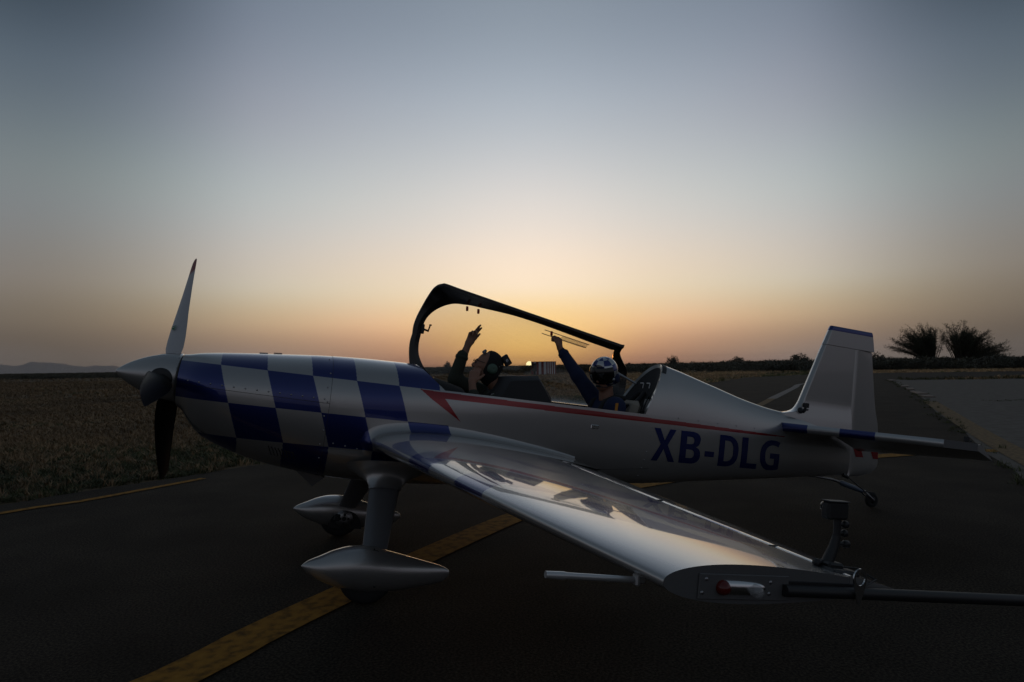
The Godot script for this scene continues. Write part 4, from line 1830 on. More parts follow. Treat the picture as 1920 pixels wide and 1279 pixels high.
func tail() -> void:
	var st := mb()
	var rows := []
	for z in [0.20, 0.26, 0.295, 0.305, 0.32, 0.335, 0.35, 0.38, 0.41, 0.45, 0.50, 0.6, 0.75, 0.9, 1.024]:
		rows.append(fin_row(z, fin_le(z), 6.538, lerpf(0.042, 0.034, (z - 0.2) / 0.82) + 0.03 * clampf((0.42 - z) / 0.2, 0, 1), 18))
	grid(st, rows)
	var fin := put(st, "fin", M.silver, plane)
	st = mb()
	fan(st, rows[-1])
	put(st, "fin_cap", M.seam, fin)
	# rudder: a horn over the fin, then down behind the hinge to below the fuselage
	st = mb()
	rows = []
	for z in [1.029, 1.08, 1.13, 1.18]:
		var zz: float = z
		rows.append(fin_row(zz, fin_le(zz), rudder_te(zz), 0.034 - 0.004 * (zz - 1.0) / 0.2, 18))
	grid(st, rows)
	var rud := put(st, "rudder", M.silver, plane)
	st = mb()
	fan(st, rows[0])
	put(st, "rudder_horn_underside", M.silver, rud)
	st = mb()
	var cap := []
	for k in [[1.1801, 1.0], [1.205, 1.0], [1.222, 0.85], [1.228, 0.5]]:
		cap.append(fin_row(k[0], fin_le(minf(k[0], 1.225)), rudder_te(k[0]), 0.030 * k[1], 18))
	grid(st, cap)
	fan(st, cap[-1])
	put(st, "rudder_top_band", M.blue, rud)
	st = mb()
	rows = []
	for z in [1.026, 0.9, 0.75, 0.6, 0.45, 0.3, 0.15, 0.0, -0.08, -0.13, -0.17, -0.20, -0.225, -0.242, -0.252]:
		var zz: float = z
		rows.append(rudder_row(zz, 6.547 + maxf(0.0, -0.1 - zz) * 0.15, 0.035))
	grid(st, rows)
	fan(st, rows[-1])
	put(st, "rudder_panel", M.silver, rud)
	for q in [[[6.612, 0.035], [6.722, 0.034], [6.762, -0.050], [6.655, -0.053]], [[6.850, 0.044], [6.966, 0.040], [6.974, -0.054], [6.902, -0.054]]]:
		for s in [1.0, -1.0]:
			st = mb()
			var p := []
			for v in q:
				p.append(V(v[0], s * (rudder_y(v[0], v[1]) + 0.002), v[1]))
			quad(st, p[0], p[1], p[2], p[3])
			put(st, "red_marking", M.red, rud)
	# tail wheel on its spring
	st = mb()
	var path := [V(6.10, 0, -0.285), V(6.20, 0, -0.285), V(6.40, 0, -0.300), V(6.51, 0, -0.322)]
	tube(st, path, [0.012, 0.012, 0.013, 0.014], 8)
	put(st, "tail_spring", M.steel, plane)
	st = mb()
	tube(st, [V(6.50, 0, -0.318), V(6.54, 0, -0.330), V(6.70, 0, -0.366), V(6.80, 0, -0.392)], [0.014, 0.028, 0.026, 0.018], 12)
	put(st, "spring_sleeve", M.sleeve, plane)
	st = mb()
	tube(st, [V(6.52, 0.03, -0.225), V(6.68, 0.02, -0.315), V(6.82, 0.01, -0.385)], [0.006, 0.006, 0.006], 6)
	tube(st, [V(6.50, 0.035, -0.24), V(6.56, 0.045, -0.265)], [0.02, 0.016], 8)
	tube(st, [V(6.80, -0.05, -0.388), V(6.80, 0.06, -0.388), V(6.90, 0.07, -0.392)], [0.006, 0.006, 0.005], 6)
	put(st, "steering_link", M.black, plane)
	st = mb()
	lathe(st, V(6.93, 0, -0.469), Vector3.BACK, [[-0.02, 0.03], [-0.026, 0.052], [-0.02, 0.069], [0.0, 0.075], [0.02, 0.069], [0.026, 0.052], [0.02, 0.03]], 32)
	var tw := put(st, "tail_wheel", M.rubber, plane)
	st = mb()
	lathe(st, V(6.93, 0, -0.469), Vector3.BACK, [[-0.024, 0.0], [-0.022, 0.036], [0.022, 0.036], [0.024, 0.0]], 20)
	put(st, "rim", M.black, tw)
	st = mb()
	for s in [-1.0, 1.0]:
		tube(st, [V(6.815, 0.012 * s, -0.385), V(6.845, 0.034 * s, -0.415), V(6.93, 0.034 * s, -0.469)], [0.012, 0.009, 0.008], 8)
	put(st, "fork", M.steel, tw)


func rudder_te(z: float) -> float:
	return curve_at([-0.252, -0.24, -0.20, -0.16, -0.10, 0.25, 0.49, 0.87, 1.224, 1.262], [6.64, 6.74, 6.885, 6.945, 6.978, 6.948, 6.885, 6.819, 6.756, 6.745], z)


func rudder_y(x: float, z: float) -> float:
	var q := clampf((x - 6.56) / (rudder_te(z) - 6.56), 0.0, 1.0)
	return lerpf(0.035, 0.003, q)


func rudder_row(z: float, x0: float, th: float) -> PackedVector3Array:
	var row := PackedVector3Array()
	var te := rudder_te(z)
	for k in range(-12, 13):
		var c := pow(absf(k) / 12.0, 1.5)
		var nose := minf(1.0, sqrt(c * 9.0))
		row.append(V(x0 + c * (te - x0), signf(k) * th * nose * lerpf(1.0, 0.08, c), z))
	return row


# ---------------------------------------------------------------- registration letters on both sides
func lettering() -> void:
	var font := SystemFont.new()
	font.font_names = PackedStringArray(["Droid Sans"])
	font.font_weight = 700
	var spots := [["X", 4.147, 4.394], ["B", 4.441, 4.667], ["-", 4.716, 4.821], ["D", 4.876, 5.102], ["L", 5.139, 5.334], ["G", 5.366, 5.605]]
	for s in [1.0, -1.0]:
		for k in spots.size():
			var g: Array = spots[k] if s > 0 else spots[k]
			var text := TextMesh.new()
			text.font = font
			text.font_size = 96
			text.depth = 0.001
			text.text = spots[k][0]
			var arr := text.surface_get_arrays(0)
			var v: PackedVector3Array = arr[Mesh.ARRAY_VERTEX]
			var ix: PackedInt32Array = arr[Mesh.ARRAY_INDEX]
			var lo := Vector3.INF
			var hi := -Vector3.INF
			for p in v:
				lo = lo.min(p)
				hi = hi.max(p)
			var z0 := -0.257
			var z1 := 0.022
			if spots[k][0] == "-":
				z0 = -0.184
				z1 = -0.136
			var xa: float = g[1]
			var xb: float = g[2]
			if s < 0:      # reads forward to aft on the other side: mirrored order about the block
				xa = 4.147 + 5.605 - g[2]
				xb = 4.147 + 5.605 - g[1]
			var st := mb()
			st.set_smooth_group(-1)
			for i in range(0, ix.size(), 3):
				var t := []
				var front := true
				for j in 3:
					var p := v[ix[i + j]]
					if p.z < hi.z - 0.0002:
						front = false
					t.append(Vector2((p.x - lo.x) / (hi.x - lo.x), (p.y - lo.y) / (hi.y - lo.y)))
				if front:
					letter_tri(st, t, xa, xb, z0, z1, s, 4)
			put(st, "registration_letter", M.letter_blue, plane)


func letter_tri(st: SurfaceTool, t: Array, xa: float, xb: float, z0: float, z1: float, s: float, depth: int) -> void:
	if depth > 0:
		var a: Vector2 = (t[0] + t[1]) / 2
		var b: Vector2 = (t[1] + t[2]) / 2
		var c: Vector2 = (t[2] + t[0]) / 2
		if maxf((t[0] - t[1]).length(), maxf((t[1] - t[2]).length(), (t[2] - t[0]).length())) > 0.15:
			for q in [[t[0], a, c], [a, t[1], b], [c, b, t[2]], [a, b, c]]:
				letter_tri(st, q, xa, xb, z0, z1, s, depth - 1)
			return
	var p := []
	for v in t:
		var x: float = lerpf(xa, xb, v.x if s > 0 else 1.0 - v.x)
		p.append(side_point(x, lerpf(z0, z1, v.y), s, 0.0025))
	tri(st, p[0], p[1], p[2])


# ---------------------------------------------------------------- smooth bodies: distance fields meshed as surface nets
# a capsule [0, a, b, ra, rb, k]; an ellipsoid [1, centre, radii, basis, k]
func cap(a: Vector3, b: Vector3, ra: float, rb: float, k := 0.02) -> Array:
	return [0, a, b, ra, rb, k]


func egg(c: Vector3, r: Vector3, b := Basis.IDENTITY, k := 0.02) -> Array:
	return [1, c, r, b, k]


# two-joint chain as capsules
func chain(out: Array, pts: Array, radii: Array, k := 0.012) -> void:
	for i in pts.size() - 1:
		out.append(cap(pts[i], pts[i + 1], radii[i], radii[i + 1], k))


func nets(st: SurfaceTool, prims: Array, cell: float, cuts := [], grow := 0.0) -> void:
	var lo := Vector3.INF
	var hi := -Vector3.INF
	for p in prims:
		if p[0] == 0:
			var r := Vector3.ONE * (maxf(p[3], p[4]) + grow)
			lo = lo.min(p[1] - r).min(p[2] - r)
			hi = hi.max(p[1] + r).max(p[2] + r)
		else:
			var r := Vector3.ONE * (maxf(p[2].x, maxf(p[2].y, p[2].z)) + grow)
			lo = lo.min(p[1] - r)
			hi = hi.max(p[1] + r)
	lo -= Vector3.ONE * cell * 2
	hi += Vector3.ONE * cell * 2
	var nx := int((hi.x - lo.x) / cell) + 2
	var ny := int((hi.y - lo.y) / cell) + 2
	var nz := int((hi.z - lo.z) / cell) + 2
	var d := PackedFloat32Array()
	d.resize(nx * ny * nz)
	d.fill(1.0)
	for p in prims:
		var is_cap: bool = p[0] == 0
		var k: float = p[5] if is_cap else p[4]
		var pl: Vector3
		var ph: Vector3
		var reach := k + grow + cell * 2.0
		if is_cap:
			var r := Vector3.ONE * (maxf(p[3], p[4]) + reach)
			pl = p[1].min(p[2]) - r
			ph = p[1].max(p[2]) + r
		else:
			var r := Vector3.ONE * (maxf(p[2].x, maxf(p[2].y, p[2].z)) + reach)
			pl = p[1] - r
			ph = p[1] + r
		var i0 := clampi(int((pl.x - lo.x) / cell), 0, nx - 1)
		var i1 := clampi(int((ph.x - lo.x) / cell) + 1, 0, nx - 1)
		var j0 := clampi(int((pl.y - lo.y) / cell), 0, ny - 1)
		var j1 := clampi(int((ph.y - lo.y) / cell) + 1, 0, ny - 1)
		var k0 := clampi(int((pl.z - lo.z) / cell), 0, nz - 1)
		var k1 := clampi(int((ph.z - lo.z) / cell) + 1, 0, nz - 1)
		var a: Vector3 = p[1]
		var ab := Vector3.ZERO
		var l2 := 1.0
		var inv := Basis.IDENTITY
		var rad := Vector3.ONE
		var ra := 0.0
		var dr := 0.0
		if is_cap:
			ab = p[2] - p[1]
			l2 = maxf(ab.length_squared(), 1e-9)
			ra = p[3]
			dr = p[4] - p[3]
		else:
			inv = p[3].inverse()
			rad = p[2] + Vector3.ONE * grow
		for z in range(k0, k1 + 1):
			for y in range(j0, j1 + 1):
				var row := (z * ny + y) * nx
				for x in range(i0, i1 + 1):
					var q := Vector3(lo.x + x * cell, lo.y + y * cell, lo.z + z * cell) - a
					var s: float
					if is_cap:
						var t := clampf(q.dot(ab) / l2, 0.0, 1.0)
						s = (q - ab * t).length() - ra - dr * t - grow
					else:
						q = inv * q
						var e := q / rad
						var e0 := e.length()
						var e1 := (e / rad).length()
						s = e0 * (e0 - 1.0) / maxf(e1, 1e-6)
					var o := d[row + x]
					var h := maxf(k - absf(o - s), 0.0) / k
					d[row + x] = minf(o, s) - h * h * k * 0.25
	for c in cuts:
		for z in nz:
			for y in ny:
				for x in nx:
					var q := Vector3(lo.x + x * cell, lo.y + y * cell, lo.z + z * cell)
					var i := (z * ny + y) * nx + x
					d[i] = maxf(d[i], c[0].dot(q) - c[1])
	var ids := PackedInt32Array()
	ids.resize(nx * ny * nz)
	ids.fill(-1)
	var verts := PackedVector3Array()
	var sx := 1
	var sy := nx
	var sz := nx * ny
	var corner := [0, sx, sy, sx + sy, sz, sx + sz, sy + sz, sx + sy + sz]
	var cv := [Vector3(0, 0, 0), Vector3(1, 0, 0), Vector3(0, 1, 0), Vector3(1, 1, 0), Vector3(0, 0, 1), Vector3(1, 0, 1), Vector3(0, 1, 1), Vector3(1, 1, 1)]
	var edges := [[0, 1], [2, 3], [4, 5], [6, 7], [0, 2], [1, 3], [4, 6], [5, 7], [0, 4], [1, 5], [2, 6], [3, 7]]
	var far := cell * 2.0
	for z in nz - 1:
		for y in ny - 1:
			for x in nx - 1:
				var i := z * sz + y * sy + x
				if absf(d[i]) > far:
					continue
				var sign_ := d[i] < 0.0
				var mixed := false
				for c in 8:
					if (d[i + corner[c]] < 0.0) != sign_:
						mixed = true
						break
				if not mixed:
					continue
				var sum := Vector3.ZERO
				var n := 0
				for e in edges:
					var da := d[i + corner[e[0]]]
					var db := d[i + corner[e[1]]]
					if (da < 0.0) != (db < 0.0):
						sum += cv[e[0]].lerp(cv[e[1]], da / (da - db))
						n += 1
				ids[i] = verts.size()
				verts.append(lo + (Vector3(x, y, z) + sum / n) * cell)
	for z in range(1, nz - 1):
		for y in range(1, ny - 1):
			for x in range(1, nx - 1):
				var i := z * sz + y * sy + x
				var v := d[i]
				if absf(v) > far:
					continue
				for ax in 3:
					var w := d[i + [sx, sy, sz][ax]]
					if (v < 0.0) == (w < 0.0):
						continue
					var u: int = [sy, sz, sx][ax]
					var t: int = [sz, sx, sy][ax]
					var q := [ids[i], ids[i - u], ids[i - u - t], ids[i - t]]
					if q.min() < 0:
						continue
					if v < 0.0:
						quad(st, verts[q[3]], verts[q[2]], verts[q[1]], verts[q[0]])
					else:
						quad(st, verts[q[0]], verts[q[1]], verts[q[2]], verts[q[3]])


# a hand: wrist, the way the fingers run, the way the palm faces, spread, and per finger how far it curls (0 straight, 1 fist)
func hand(wrist: Vector3, along: Vector3, palm: Vector3, right: float, curls: Array, thumb_out: float, size := 1.0) -> Array:
	var out := []
	along = along.normalized()
	palm = (palm - along * palm.dot(along)).normalized()
	var side := along.cross(palm).normalized() * right    # towards the thumb
	var l := 0.092 * size
	for k in 4:
		var off := (1.5 - k) * 0.020 * size
		var base := wrist + along * (l - 0.006 * absf(k - 1.2) * size) + side * off
		out.append(cap(wrist + side * off * 0.55 + along * 0.012, base, 0.0145 * size, 0.0115 * size, 0.016))
		var c: float = curls[k]
		var lens: Array = [[0.040, 0.025, 0.020], [0.044, 0.028, 0.021], [0.041, 0.026, 0.020], [0.032, 0.020, 0.018]][k]
		var dir := along
		var p := base
		var r := 0.0098 * size
		for j in 3:
			var ang: float = c * [1.15, 1.5, 1.1][j] + 0.10
			dir = dir.rotated(side * right, ang) if false else (dir * cos(ang) + dir.rotated(along.cross(palm).normalized(), PI / 2) * sin(ang)).normalized()
			var q: Vector3 = p + dir * lens[j] * size
			out.append(cap(p, q, r, r * 0.93, 0.006))
			p = q
			r *= 0.93
	# thumb from the side of the palm near its base
	var tb := wrist + along * 0.026 * size + side * 0.024 * size
	var td := (along * 0.75 + side * thumb_out + palm * 0.35).normalized()
	var t1 := tb + td * 0.042 * size
	var td2 := (td + along * 0.35 + palm * 0.25).normalized()
	var t2 := t1 + td2 * 0.030 * size
	out.append(cap(wrist + along * 0.012, tb, 0.017 * size, 0.016 * size, 0.016))
	out.append(cap(tb, t1, 0.0150 * size, 0.0115 * size, 0.010))
	out.append(cap(t1, t2, 0.0112 * size, 0.0095 * size, 0.008))
	out.append(cap(t2, t2 + td2 * 0.022 * size, 0.0098 * size, 0.0085 * size, 0.006))
	return out


# head shapes in the head's own frame: f forward, u up, s towards the wearer's left
func head_prims(c: Vector3, b: Basis) -> Array:
	var h := func(f: float, u: float, s: float) -> Vector3: return c + b * Vector3(f, u, s)
	var o := []
	o.append(egg(h.call(-0.012, 0.030, 0), Vector3(0.097, 0.092, 0.077), b, 0.03))
	o.append(egg(h.call(0.030, -0.035, 0), Vector3(0.066, 0.080, 0.060), b, 0.03))
	o.append(cap(h.call(0.062, -0.098, 0.012), h.call(0.062, -0.098, -0.012), 0.022, 0.022, 0.03))      # chin
	o.append(cap(h.call(0.020, -0.080, 0.045), h.call(0.062, -0.100, 0.012), 0.018, 0.018, 0.02))       # jaw
	o.append(cap(h.call(0.020, -0.080, -0.045), h.call(0.062, -0.100, -0.012), 0.018, 0.018, 0.02))
	o.append(cap(h.call(0.083, 0.020, 0.034), h.call(0.083, 0.020, -0.034), 0.012, 0.012, 0.014))       # brow
	o.append(cap(h.call(0.088, 0.010, 0), h.call(0.112, -0.032, 0), 0.009, 0.013, 0.010))               # nose
	o.append(cap(h.call(0.100, -0.036, 0.010), h.call(0.100, -0.036, -0.010), 0.009, 0.009, 0.008))
	o.append(cap(h.call(0.088, -0.060, 0.017), h.call(0.088, -0.060, -0.017), 0.0075, 0.0075, 0.006))   # lips
	o.append(cap(h.call(0.086, -0.070, 0.014), h.call(0.086, -0.070, -0.014), 0.008, 0.008, 0.006))
	for s in [-1.0, 1.0]:
		o.append(egg(h.call(0.060, -0.020, 0.040 * s), Vector3(0.028, 0.024, 0.022), b, 0.02))         # cheek
		o.append(egg(h.call(-0.010, -0.008, 0.078 * s), Vector3(0.020, 0.031, 0.010), b, 0.006))       # ear
	return o


func torso_prims(seat: Vector3, chest: Vector3, lean: Vector3) -> Array:
	var o := []
	o.append(cap(seat + Vector3(0, 0.02, 0.09), seat + Vector3(0, 0.02, -0.09), 0.125, 0.125, 0.06))
	o.append(cap(seat + Vector3(0, 0.08, 0), seat.lerp(chest, 0.55), 0.135, 0.145, 0.06))
	o.append(cap(chest + Vector3(0, -0.10, 0.075), chest + Vector3(0, -0.10, -0.075), 0.125, 0.125, 0.06))
	o.append(cap(chest + Vector3(0, 0.0, 0.13) + lean, chest + Vector3(0, 0.0, -0.13) + lean, 0.078, 0.078, 0.06))
	return o


func people() -> void:
	front_pilot()
	rear_pilot()


func seated(seat: Vector3, label: String) -> Node3D:
	return root("person", Transform3D(frame.basis, frame * seat), -seat, label, "person", "pilots aboard the airplane")


func front_pilot() -> void:
	var seat := V(2.80, 0, -0.31)
	var who := seated(seat, "pilot in the front seat, black cloth helmet and spectacles, right hand raised")
	var hb := Basis(Vector3.LEFT, Vector3.UP, Vector3.FORWARD).rotated(Vector3.BACK, 0.0)
	# looks ahead and up: forward is -x tipped up
	var fwd := Vector3(-0.965, 0.262, 0.02).normalized()
	var s := Vector3(0, 0, 1)                       # his left is port
	var up := s.cross(fwd) * -1.0
	up = fwd.cross(s) * -1.0 if fwd.cross(s).y < 0 else fwd.cross(s)
	hb = Basis(fwd, up, s)
	var hc := V(2.685, 0.0, 0.365)
	var skin := mb()
	var head := head_prims(hc, hb)
	head.append(cap(hc + hb * Vector3(-0.03, -0.06, 0), V(2.80, 0, 0.20), 0.056, 0.062, 0.03))
	nets(skin, head, 0.006)
	# right arm up: bare forearm out of the sleeve, hand with two fingers straight
	var r_el := V(2.49, -0.235, 0.225)
	var r_cuff := V(2.535, -0.235, 0.44)
	var r_wr := V(2.575, -0.235, 0.545)
	nets(skin, [cap(r_el.lerp(r_cuff, 0.5), r_wr, 0.043, 0.027, 0.02), cap(r_wr, r_wr + V(0.012, 0, 0.03), 0.027, 0.026, 0.02)] + hand(r_wr, V(0.30, 0.02, 0.95), V(0.35, 0.9, -0.1), 1.0, [0.10, 0.08, 0.62, 0.72], 0.08, 1.06), 0.0045)
	# left hand at the chin
	var l_el := V(2.56, 0.27, -0.01)
	var l_wr := V(2.535, 0.165, 0.215)
	nets(skin, [cap(l_el, l_wr, 0.044, 0.028, 0.02)] + hand(l_wr, V(0.26, -0.36, 0.9), V(0.45, -0.9, -0.2), -1.0, [0.25, 0.30, 0.38, 0.5], 0.5, 1.05), 0.0045)
	put(skin, "body", M.skin, who)
	# overalls
	var st := mb()
	var cloth := torso_prims(seat, V(2.80, 0, 0.115), V(0.0, 0, 0.0))
	cloth.append(cap(V(2.80, -0.16, 0.12), r_el.lerp(V(2.80, -0.16, 0.12), 0.1), 0.080, 0.060, 0.04))
	cloth.append(cap(r_el, r_cuff, 0.060, 0.050, 0.03))
	cloth.append(cap(V(2.80, 0.17, 0.10), l_el, 0.075, 0.055, 0.04))
	cloth.append(cap(l_el, l_wr.lerp(l_el, 0.42), 0.056, 0.046, 0.03))
	cloth.append(cap(seat + V(-0.02, 0.10, 0.0), V(2.36, 0.14, -0.22), 0.10, 0.075, 0.04))
	cloth.append(cap(seat + V(-0.02, -0.10, 0.0), V(2.36, -0.14, -0.22), 0.10, 0.075, 0.04))
	cloth.append(cap(V(2.36, 0.14, -0.22), V(2.14, 0.14, -0.42), 0.072, 0.05, 0.03))
	cloth.append(cap(V(2.36, -0.14, -0.22), V(2.14, -0.14, -0.42), 0.072, 0.05, 0.03))
	nets(st, cloth, 0.012)
	# turned-back cuff
	var d := (r_cuff - r_el).normalized()
	lathe(st, r_cuff - d * 0.02, d, [[-0.015, 0.047], [-0.008, 0.056], [0.016, 0.055], [0.018, 0.044], [0.0, 0.036]], 20)
	put(st, "overalls", M.suit_green, who)
	st = mb()
	for sgn in [-1.0, 1.0]:
		tube(st, [V(2.86, 0.09 * sgn, 0.205), V(2.80, 0.10 * sgn, 0.205), V(2.72, 0.10 * sgn, 0.14), V(2.66, 0.09 * sgn, 0.02), V(2.66, 0.06 * sgn, -0.15)], [0.020, 0.022, 0.022, 0.022, 0.022], 8)
	put(st, "parachute_harness", M.webbing, who)
	st = mb()
	tube(st, [V(2.87, -0.12, 0.205), V(2.86, 0.0, 0.225), V(2.86, 0.14, 0.19)], [0.03, 0.036, 0.03], 10)
	put(st, "collar", M.suit_blue, who)
	st = mb()
	box(st, V(2.715, 0.185, 0.135), Vector3(0.03, 0.022, 0.004), Basis(Vector3.BACK, 0.4), 0.003)
	box(st, V(2.835, 0.19, 0.155), Vector3(0.018, 0.035, 0.004), Basis(Vector3.BACK, 0.5), 0.003)
	put(st, "harness_buckle", M.steel, who)
	# black cloth helmet: the skull a little larger, cut away before the face
	st = mb()
	var hel := [egg(hc + hb * Vector3(-0.026, 0.032, 0), Vector3(0.116, 0.110, 0.094), hb, 0.03), egg(hc + hb * Vector3(-0.040, -0.045, 0), Vector3(0.085, 0.092, 0.084), hb, 0.03), cap(hc + hb * Vector3(-0.05, -0.05, 0.03), hc + hb * Vector3(-0.07, -0.105, 0.0), 0.055, 0.045, 0.03)]
	nets(st, hel, 0.007, [[fwd * 0.94 + up * 0.05, (fwd * 0.94 + up * 0.05).dot(hc + fwd * 0.026)]])
	put(st, "cloth_helmet", M.black_cloth, who)
	for sgn in [1.0, -1.0]:
		st = mb()
		var ec := hc + hb * Vector3(-0.032, -0.012, 0.088 * sgn)
		lathe(st, ec, Vector3(0, 0, sgn), [[-0.01, 0.040], [0.004, 0.044], [0.018, 0.042], [0.030, 0.034], [0.034, 0.018], [0.034, 0.006], [0.030, 0.0]], 28)
		put(st, "ear_cup", M.ear_green, who)
	# folded pad on the strap at the back of the helmet, with small white marks
	st = mb()
	var pb := Basis(V(0.62, 0, -0.78), V(0.78, 0, 0.62), V(0, 1, 0)).orthonormalized()
	var pc := V(2.838, 0.055, 0.432)
	box(st, pc, Vector3(0.092, 0.060, 0.03), pb, 0.006)
	var pad := put(st, "strap_pad", M.black, who)
	st = mb()
	box(st, pc + pb * Vector3(0.0, 0.006, 0.0165), Vector3(0.020, 0.006, 0.002), pb)
	box(st, pc + pb * Vector3(0.004, -0.006, 0.0165), Vector3(0.016, 0.006, 0.002), pb)
	box(st, pc + pb * Vector3(-0.006, 0.0, 0.0165), Vector3(0.004, 0.016, 0.002), pb)
	for k in 3:
		box(st, hc + hb * Vector3(-0.082 - 0.012 * k, 0.030 + 0.010 * k, 0.078 - 0.008 * k), Vector3(0.010, 0.008, 0.003), Basis(Vector3.UP, -0.5) * pb)
	put(st, "white_mark", M.white, pad)
	# sunglasses pushed against the brow strap, and spectacles
	st = mb()
	tube(st, [hc + hb * Vector3(0.052, 0.118, 0.0), hc + hb * Vector3(0.068, 0.098, 0.015), hc + hb * Vector3(0.066, 0.085, 0.05)], [0.013, 0.014, 0.010], 10)
	put(st, "brow_pad", M.leg, who)
	st = mb()
	for sgn in [1.0, -1.0]:
		var lens := []
		for k in 13:
			var a := TAU * k / 12.0
			lens.append(hc + hb * Vector3(0.104, 0.004 + sin(a) * 0.018, 0.033 * sgn + cos(a) * 0.024))
		var rr := []
		rr.resize(13)
		rr.fill(0.0022)
		tube(st, lens, rr, 6, false)
		tube(st, [hc + hb * Vector3(0.103, 0.010, 0.056 * sgn), hc + hb * Vector3(0.045, 0.012, 0.082 * sgn)], [0.003, 0.003], 6)
	tube(st, [hc + hb * Vector3(0.106, 0.008, 0.010), hc + hb * Vector3(0.106, 0.008, -0.010)], [0.002, 0.002], 6)
	put(st, "spectacles", M.black, who)
	eyes(who, hc, hb)


func eyes(who: Node, hc: Vector3, hb: Basis) -> void:
	for sgn in [1.0, -1.0]:
		var st := mb()
		lathe(st, hc + hb * Vector3(0.079, 0.003, 0.033 * sgn), hb.x, [[-0.010, 0.006], [0.0, 0.0115], [0.007, 0.008], [0.0095, 0.0]], 14)
		put(st, "eye", M.black_gloss, who)


func rear_pilot() -> void:
	var seat := V(3.84, 0, -0.31)
	var who := seated(seat, "pilot in the rear seat, blue suit and blue checked helmet, gripping the raised canopy")
	# turned a quarter to port, chin down a little
	var fwd := Vector3(-0.78, -0.34, 0.56).normalized()
	var s := Vector3.UP.cross(fwd).normalized()
	if s.x < 0:
		s = -s
	var up := fwd.cross(s)
	if up.y < 0:
		up = -up
	var hb := Basis(fwd, up, s)
	var hc := V(3.755, 0.03, 0.425)
	var skin := mb()
	var head := head_prims(hc, hb)
	head.append(cap(hc + hb * Vector3(-0.03, -0.06, 0), V(3.82, 0, 0.22), 0.058, 0.065, 0.03))
	nets(skin, head, 0.006)
	var sh := V(3.80, -0.18, 0.20)
	var el := V(3.645, -0.265, 0.40)
	var wr := V(3.485, -0.375, 0.635)
	nets(skin, [cap(el.lerp(wr, 0.6), wr, 0.036, 0.029, 0.02)] + hand(wr, V(-0.10, -0.25, 0.96), V(-0.55, -0.85, 0.0), 1.0, [0.72, 0.78, 0.82, 0.85], 0.28, 1.05), 0.0045)
	# left hand resting on the sill
	nets(skin, [cap(V(3.62, 0.20, 0.03), V(3.56, 0.20, 0.10), 0.034, 0.029, 0.02)] + hand(V(3.56, 0.20, 0.095), V(-0.95, 0.05, -0.1), V(0, -0.1, -1), 1.0, [0.3, 0.3, 0.35, 0.4], 0.4, 1.0), 0.005)
	put(skin, "body", M.skin, who)
	var st := mb()
	var cloth := torso_prims(seat, V(3.83, 0, 0.15), Vector3.ZERO)
	var cuff := el.lerp(wr, 0.80)
	cloth.append(cap(sh, el, 0.082, 0.060, 0.04))
	cloth.append(cap(el, cuff, 0.062, 0.048, 0.03))
	cloth.append(cap(V(3.82, 0.19, 0.155), V(3.80, 0.215, -0.07), 0.090, 0.066, 0.04))
	cloth.append(cap(V(3.80, 0.215, -0.07), V(3.63, 0.20, 0.02), 0.060, 0.045, 0.03))
	cloth.append(cap(seat + V(-0.02, 0.10, 0.0), V(3.40, 0.13, -0.22), 0.10, 0.075, 0.04))
	cloth.append(cap(seat + V(-0.02, -0.10, 0.0), V(3.40, -0.13, -0.22), 0.10, 0.075, 0.04))
	cloth.append(cap(V(3.40, 0.13, -0.22), V(3.18, 0.13, -0.40), 0.072, 0.05, 0.03))
	cloth.append(cap(V(3.40, -0.13, -0.22), V(3.18, -0.13, -0.40), 0.072, 0.05, 0.03))
	nets(st, cloth, 0.012)
	var d := (wr - el).normalized()
	lathe(st, cuff, d, [[-0.02, 0.046], [-0.012, 0.052], [0.014, 0.050], [0.016, 0.042], [0.0, 0.032]], 20)
	put(st, "flight_suit", M.suit_blue, who)
	st = mb()
	lathe(st, wr - d * 0.028, d, [[-0.012, 0.029], [-0.010, 0.034], [0.010, 0.034], [0.012, 0.029]], 18)
	put(st, "watch_strap", M.black, who)
	# orange flash on the sleeve
	st = mb()
	var strip_ := []
	for k in 7:
		var q := k / 6.0
		var c := V(3.82, 0.19, 0.155).lerp(V(3.80, 0.215, -0.07), q * 0.62 - 0.05)
		var r := lerpf(0.094, 0.080, q)
		var n := V(-0.40, 0.90, 0.25).normalized()
		strip_.append(PackedVector3Array([c + (n + V(-0.12, 0, 0)).normalized() * r * 1.02, c + n * r * 1.03, c + (n + V(0.16, 0, 0)).normalized() * r * 1.02]))
	grid(st, strip_)
	put(st, "sleeve_flash", M.orange, who)
	st = mb()
	for sgn in [-1.0, 1.0]:
		tube(st, [V(3.95, 0.10 * sgn, 0.24), V(3.86, 0.11 * sgn, 0.245), V(3.75, 0.11 * sgn, 0.19), V(3.69, 0.09 * sgn, 0.05), V(3.69, 0.06 * sgn, -0.15)], [0.022, 0.024, 0.024, 0.024, 0.024], 8)
	put(st, "parachute_harness", M.webbing, who)
	st = mb()
	box(st, V(3.99, 0, 0.03), Vector3(0.10, 0.42, 0.40), Basis(Vector3.BACK, -0.3), 0.045)
	put(st, "parachute_pack", M.tan, who)
	# hard helmet in blue and white checks
	st = mb()
	var hel := [egg(hc + hb * Vector3(-0.014, 0.036, 0), Vector3(0.128, 0.122, 0.118), hb, 0.03), egg(hc + hb * Vector3(-0.035, -0.045, 0), Vector3(0.100, 0.085, 0.112), hb, 0.04)]
	nets(st, hel, 0.008, [[fwd, fwd.dot(hc + fwd * 0.085 + up * 0.0)], [-up, (-up).dot(hc - up * 0.098)]])
	st.generate_normals()
	var arr := st.commit_to_arrays()
	var v: PackedVector3Array = arr[Mesh.ARRAY_VERTEX]
	var tinted := mb()
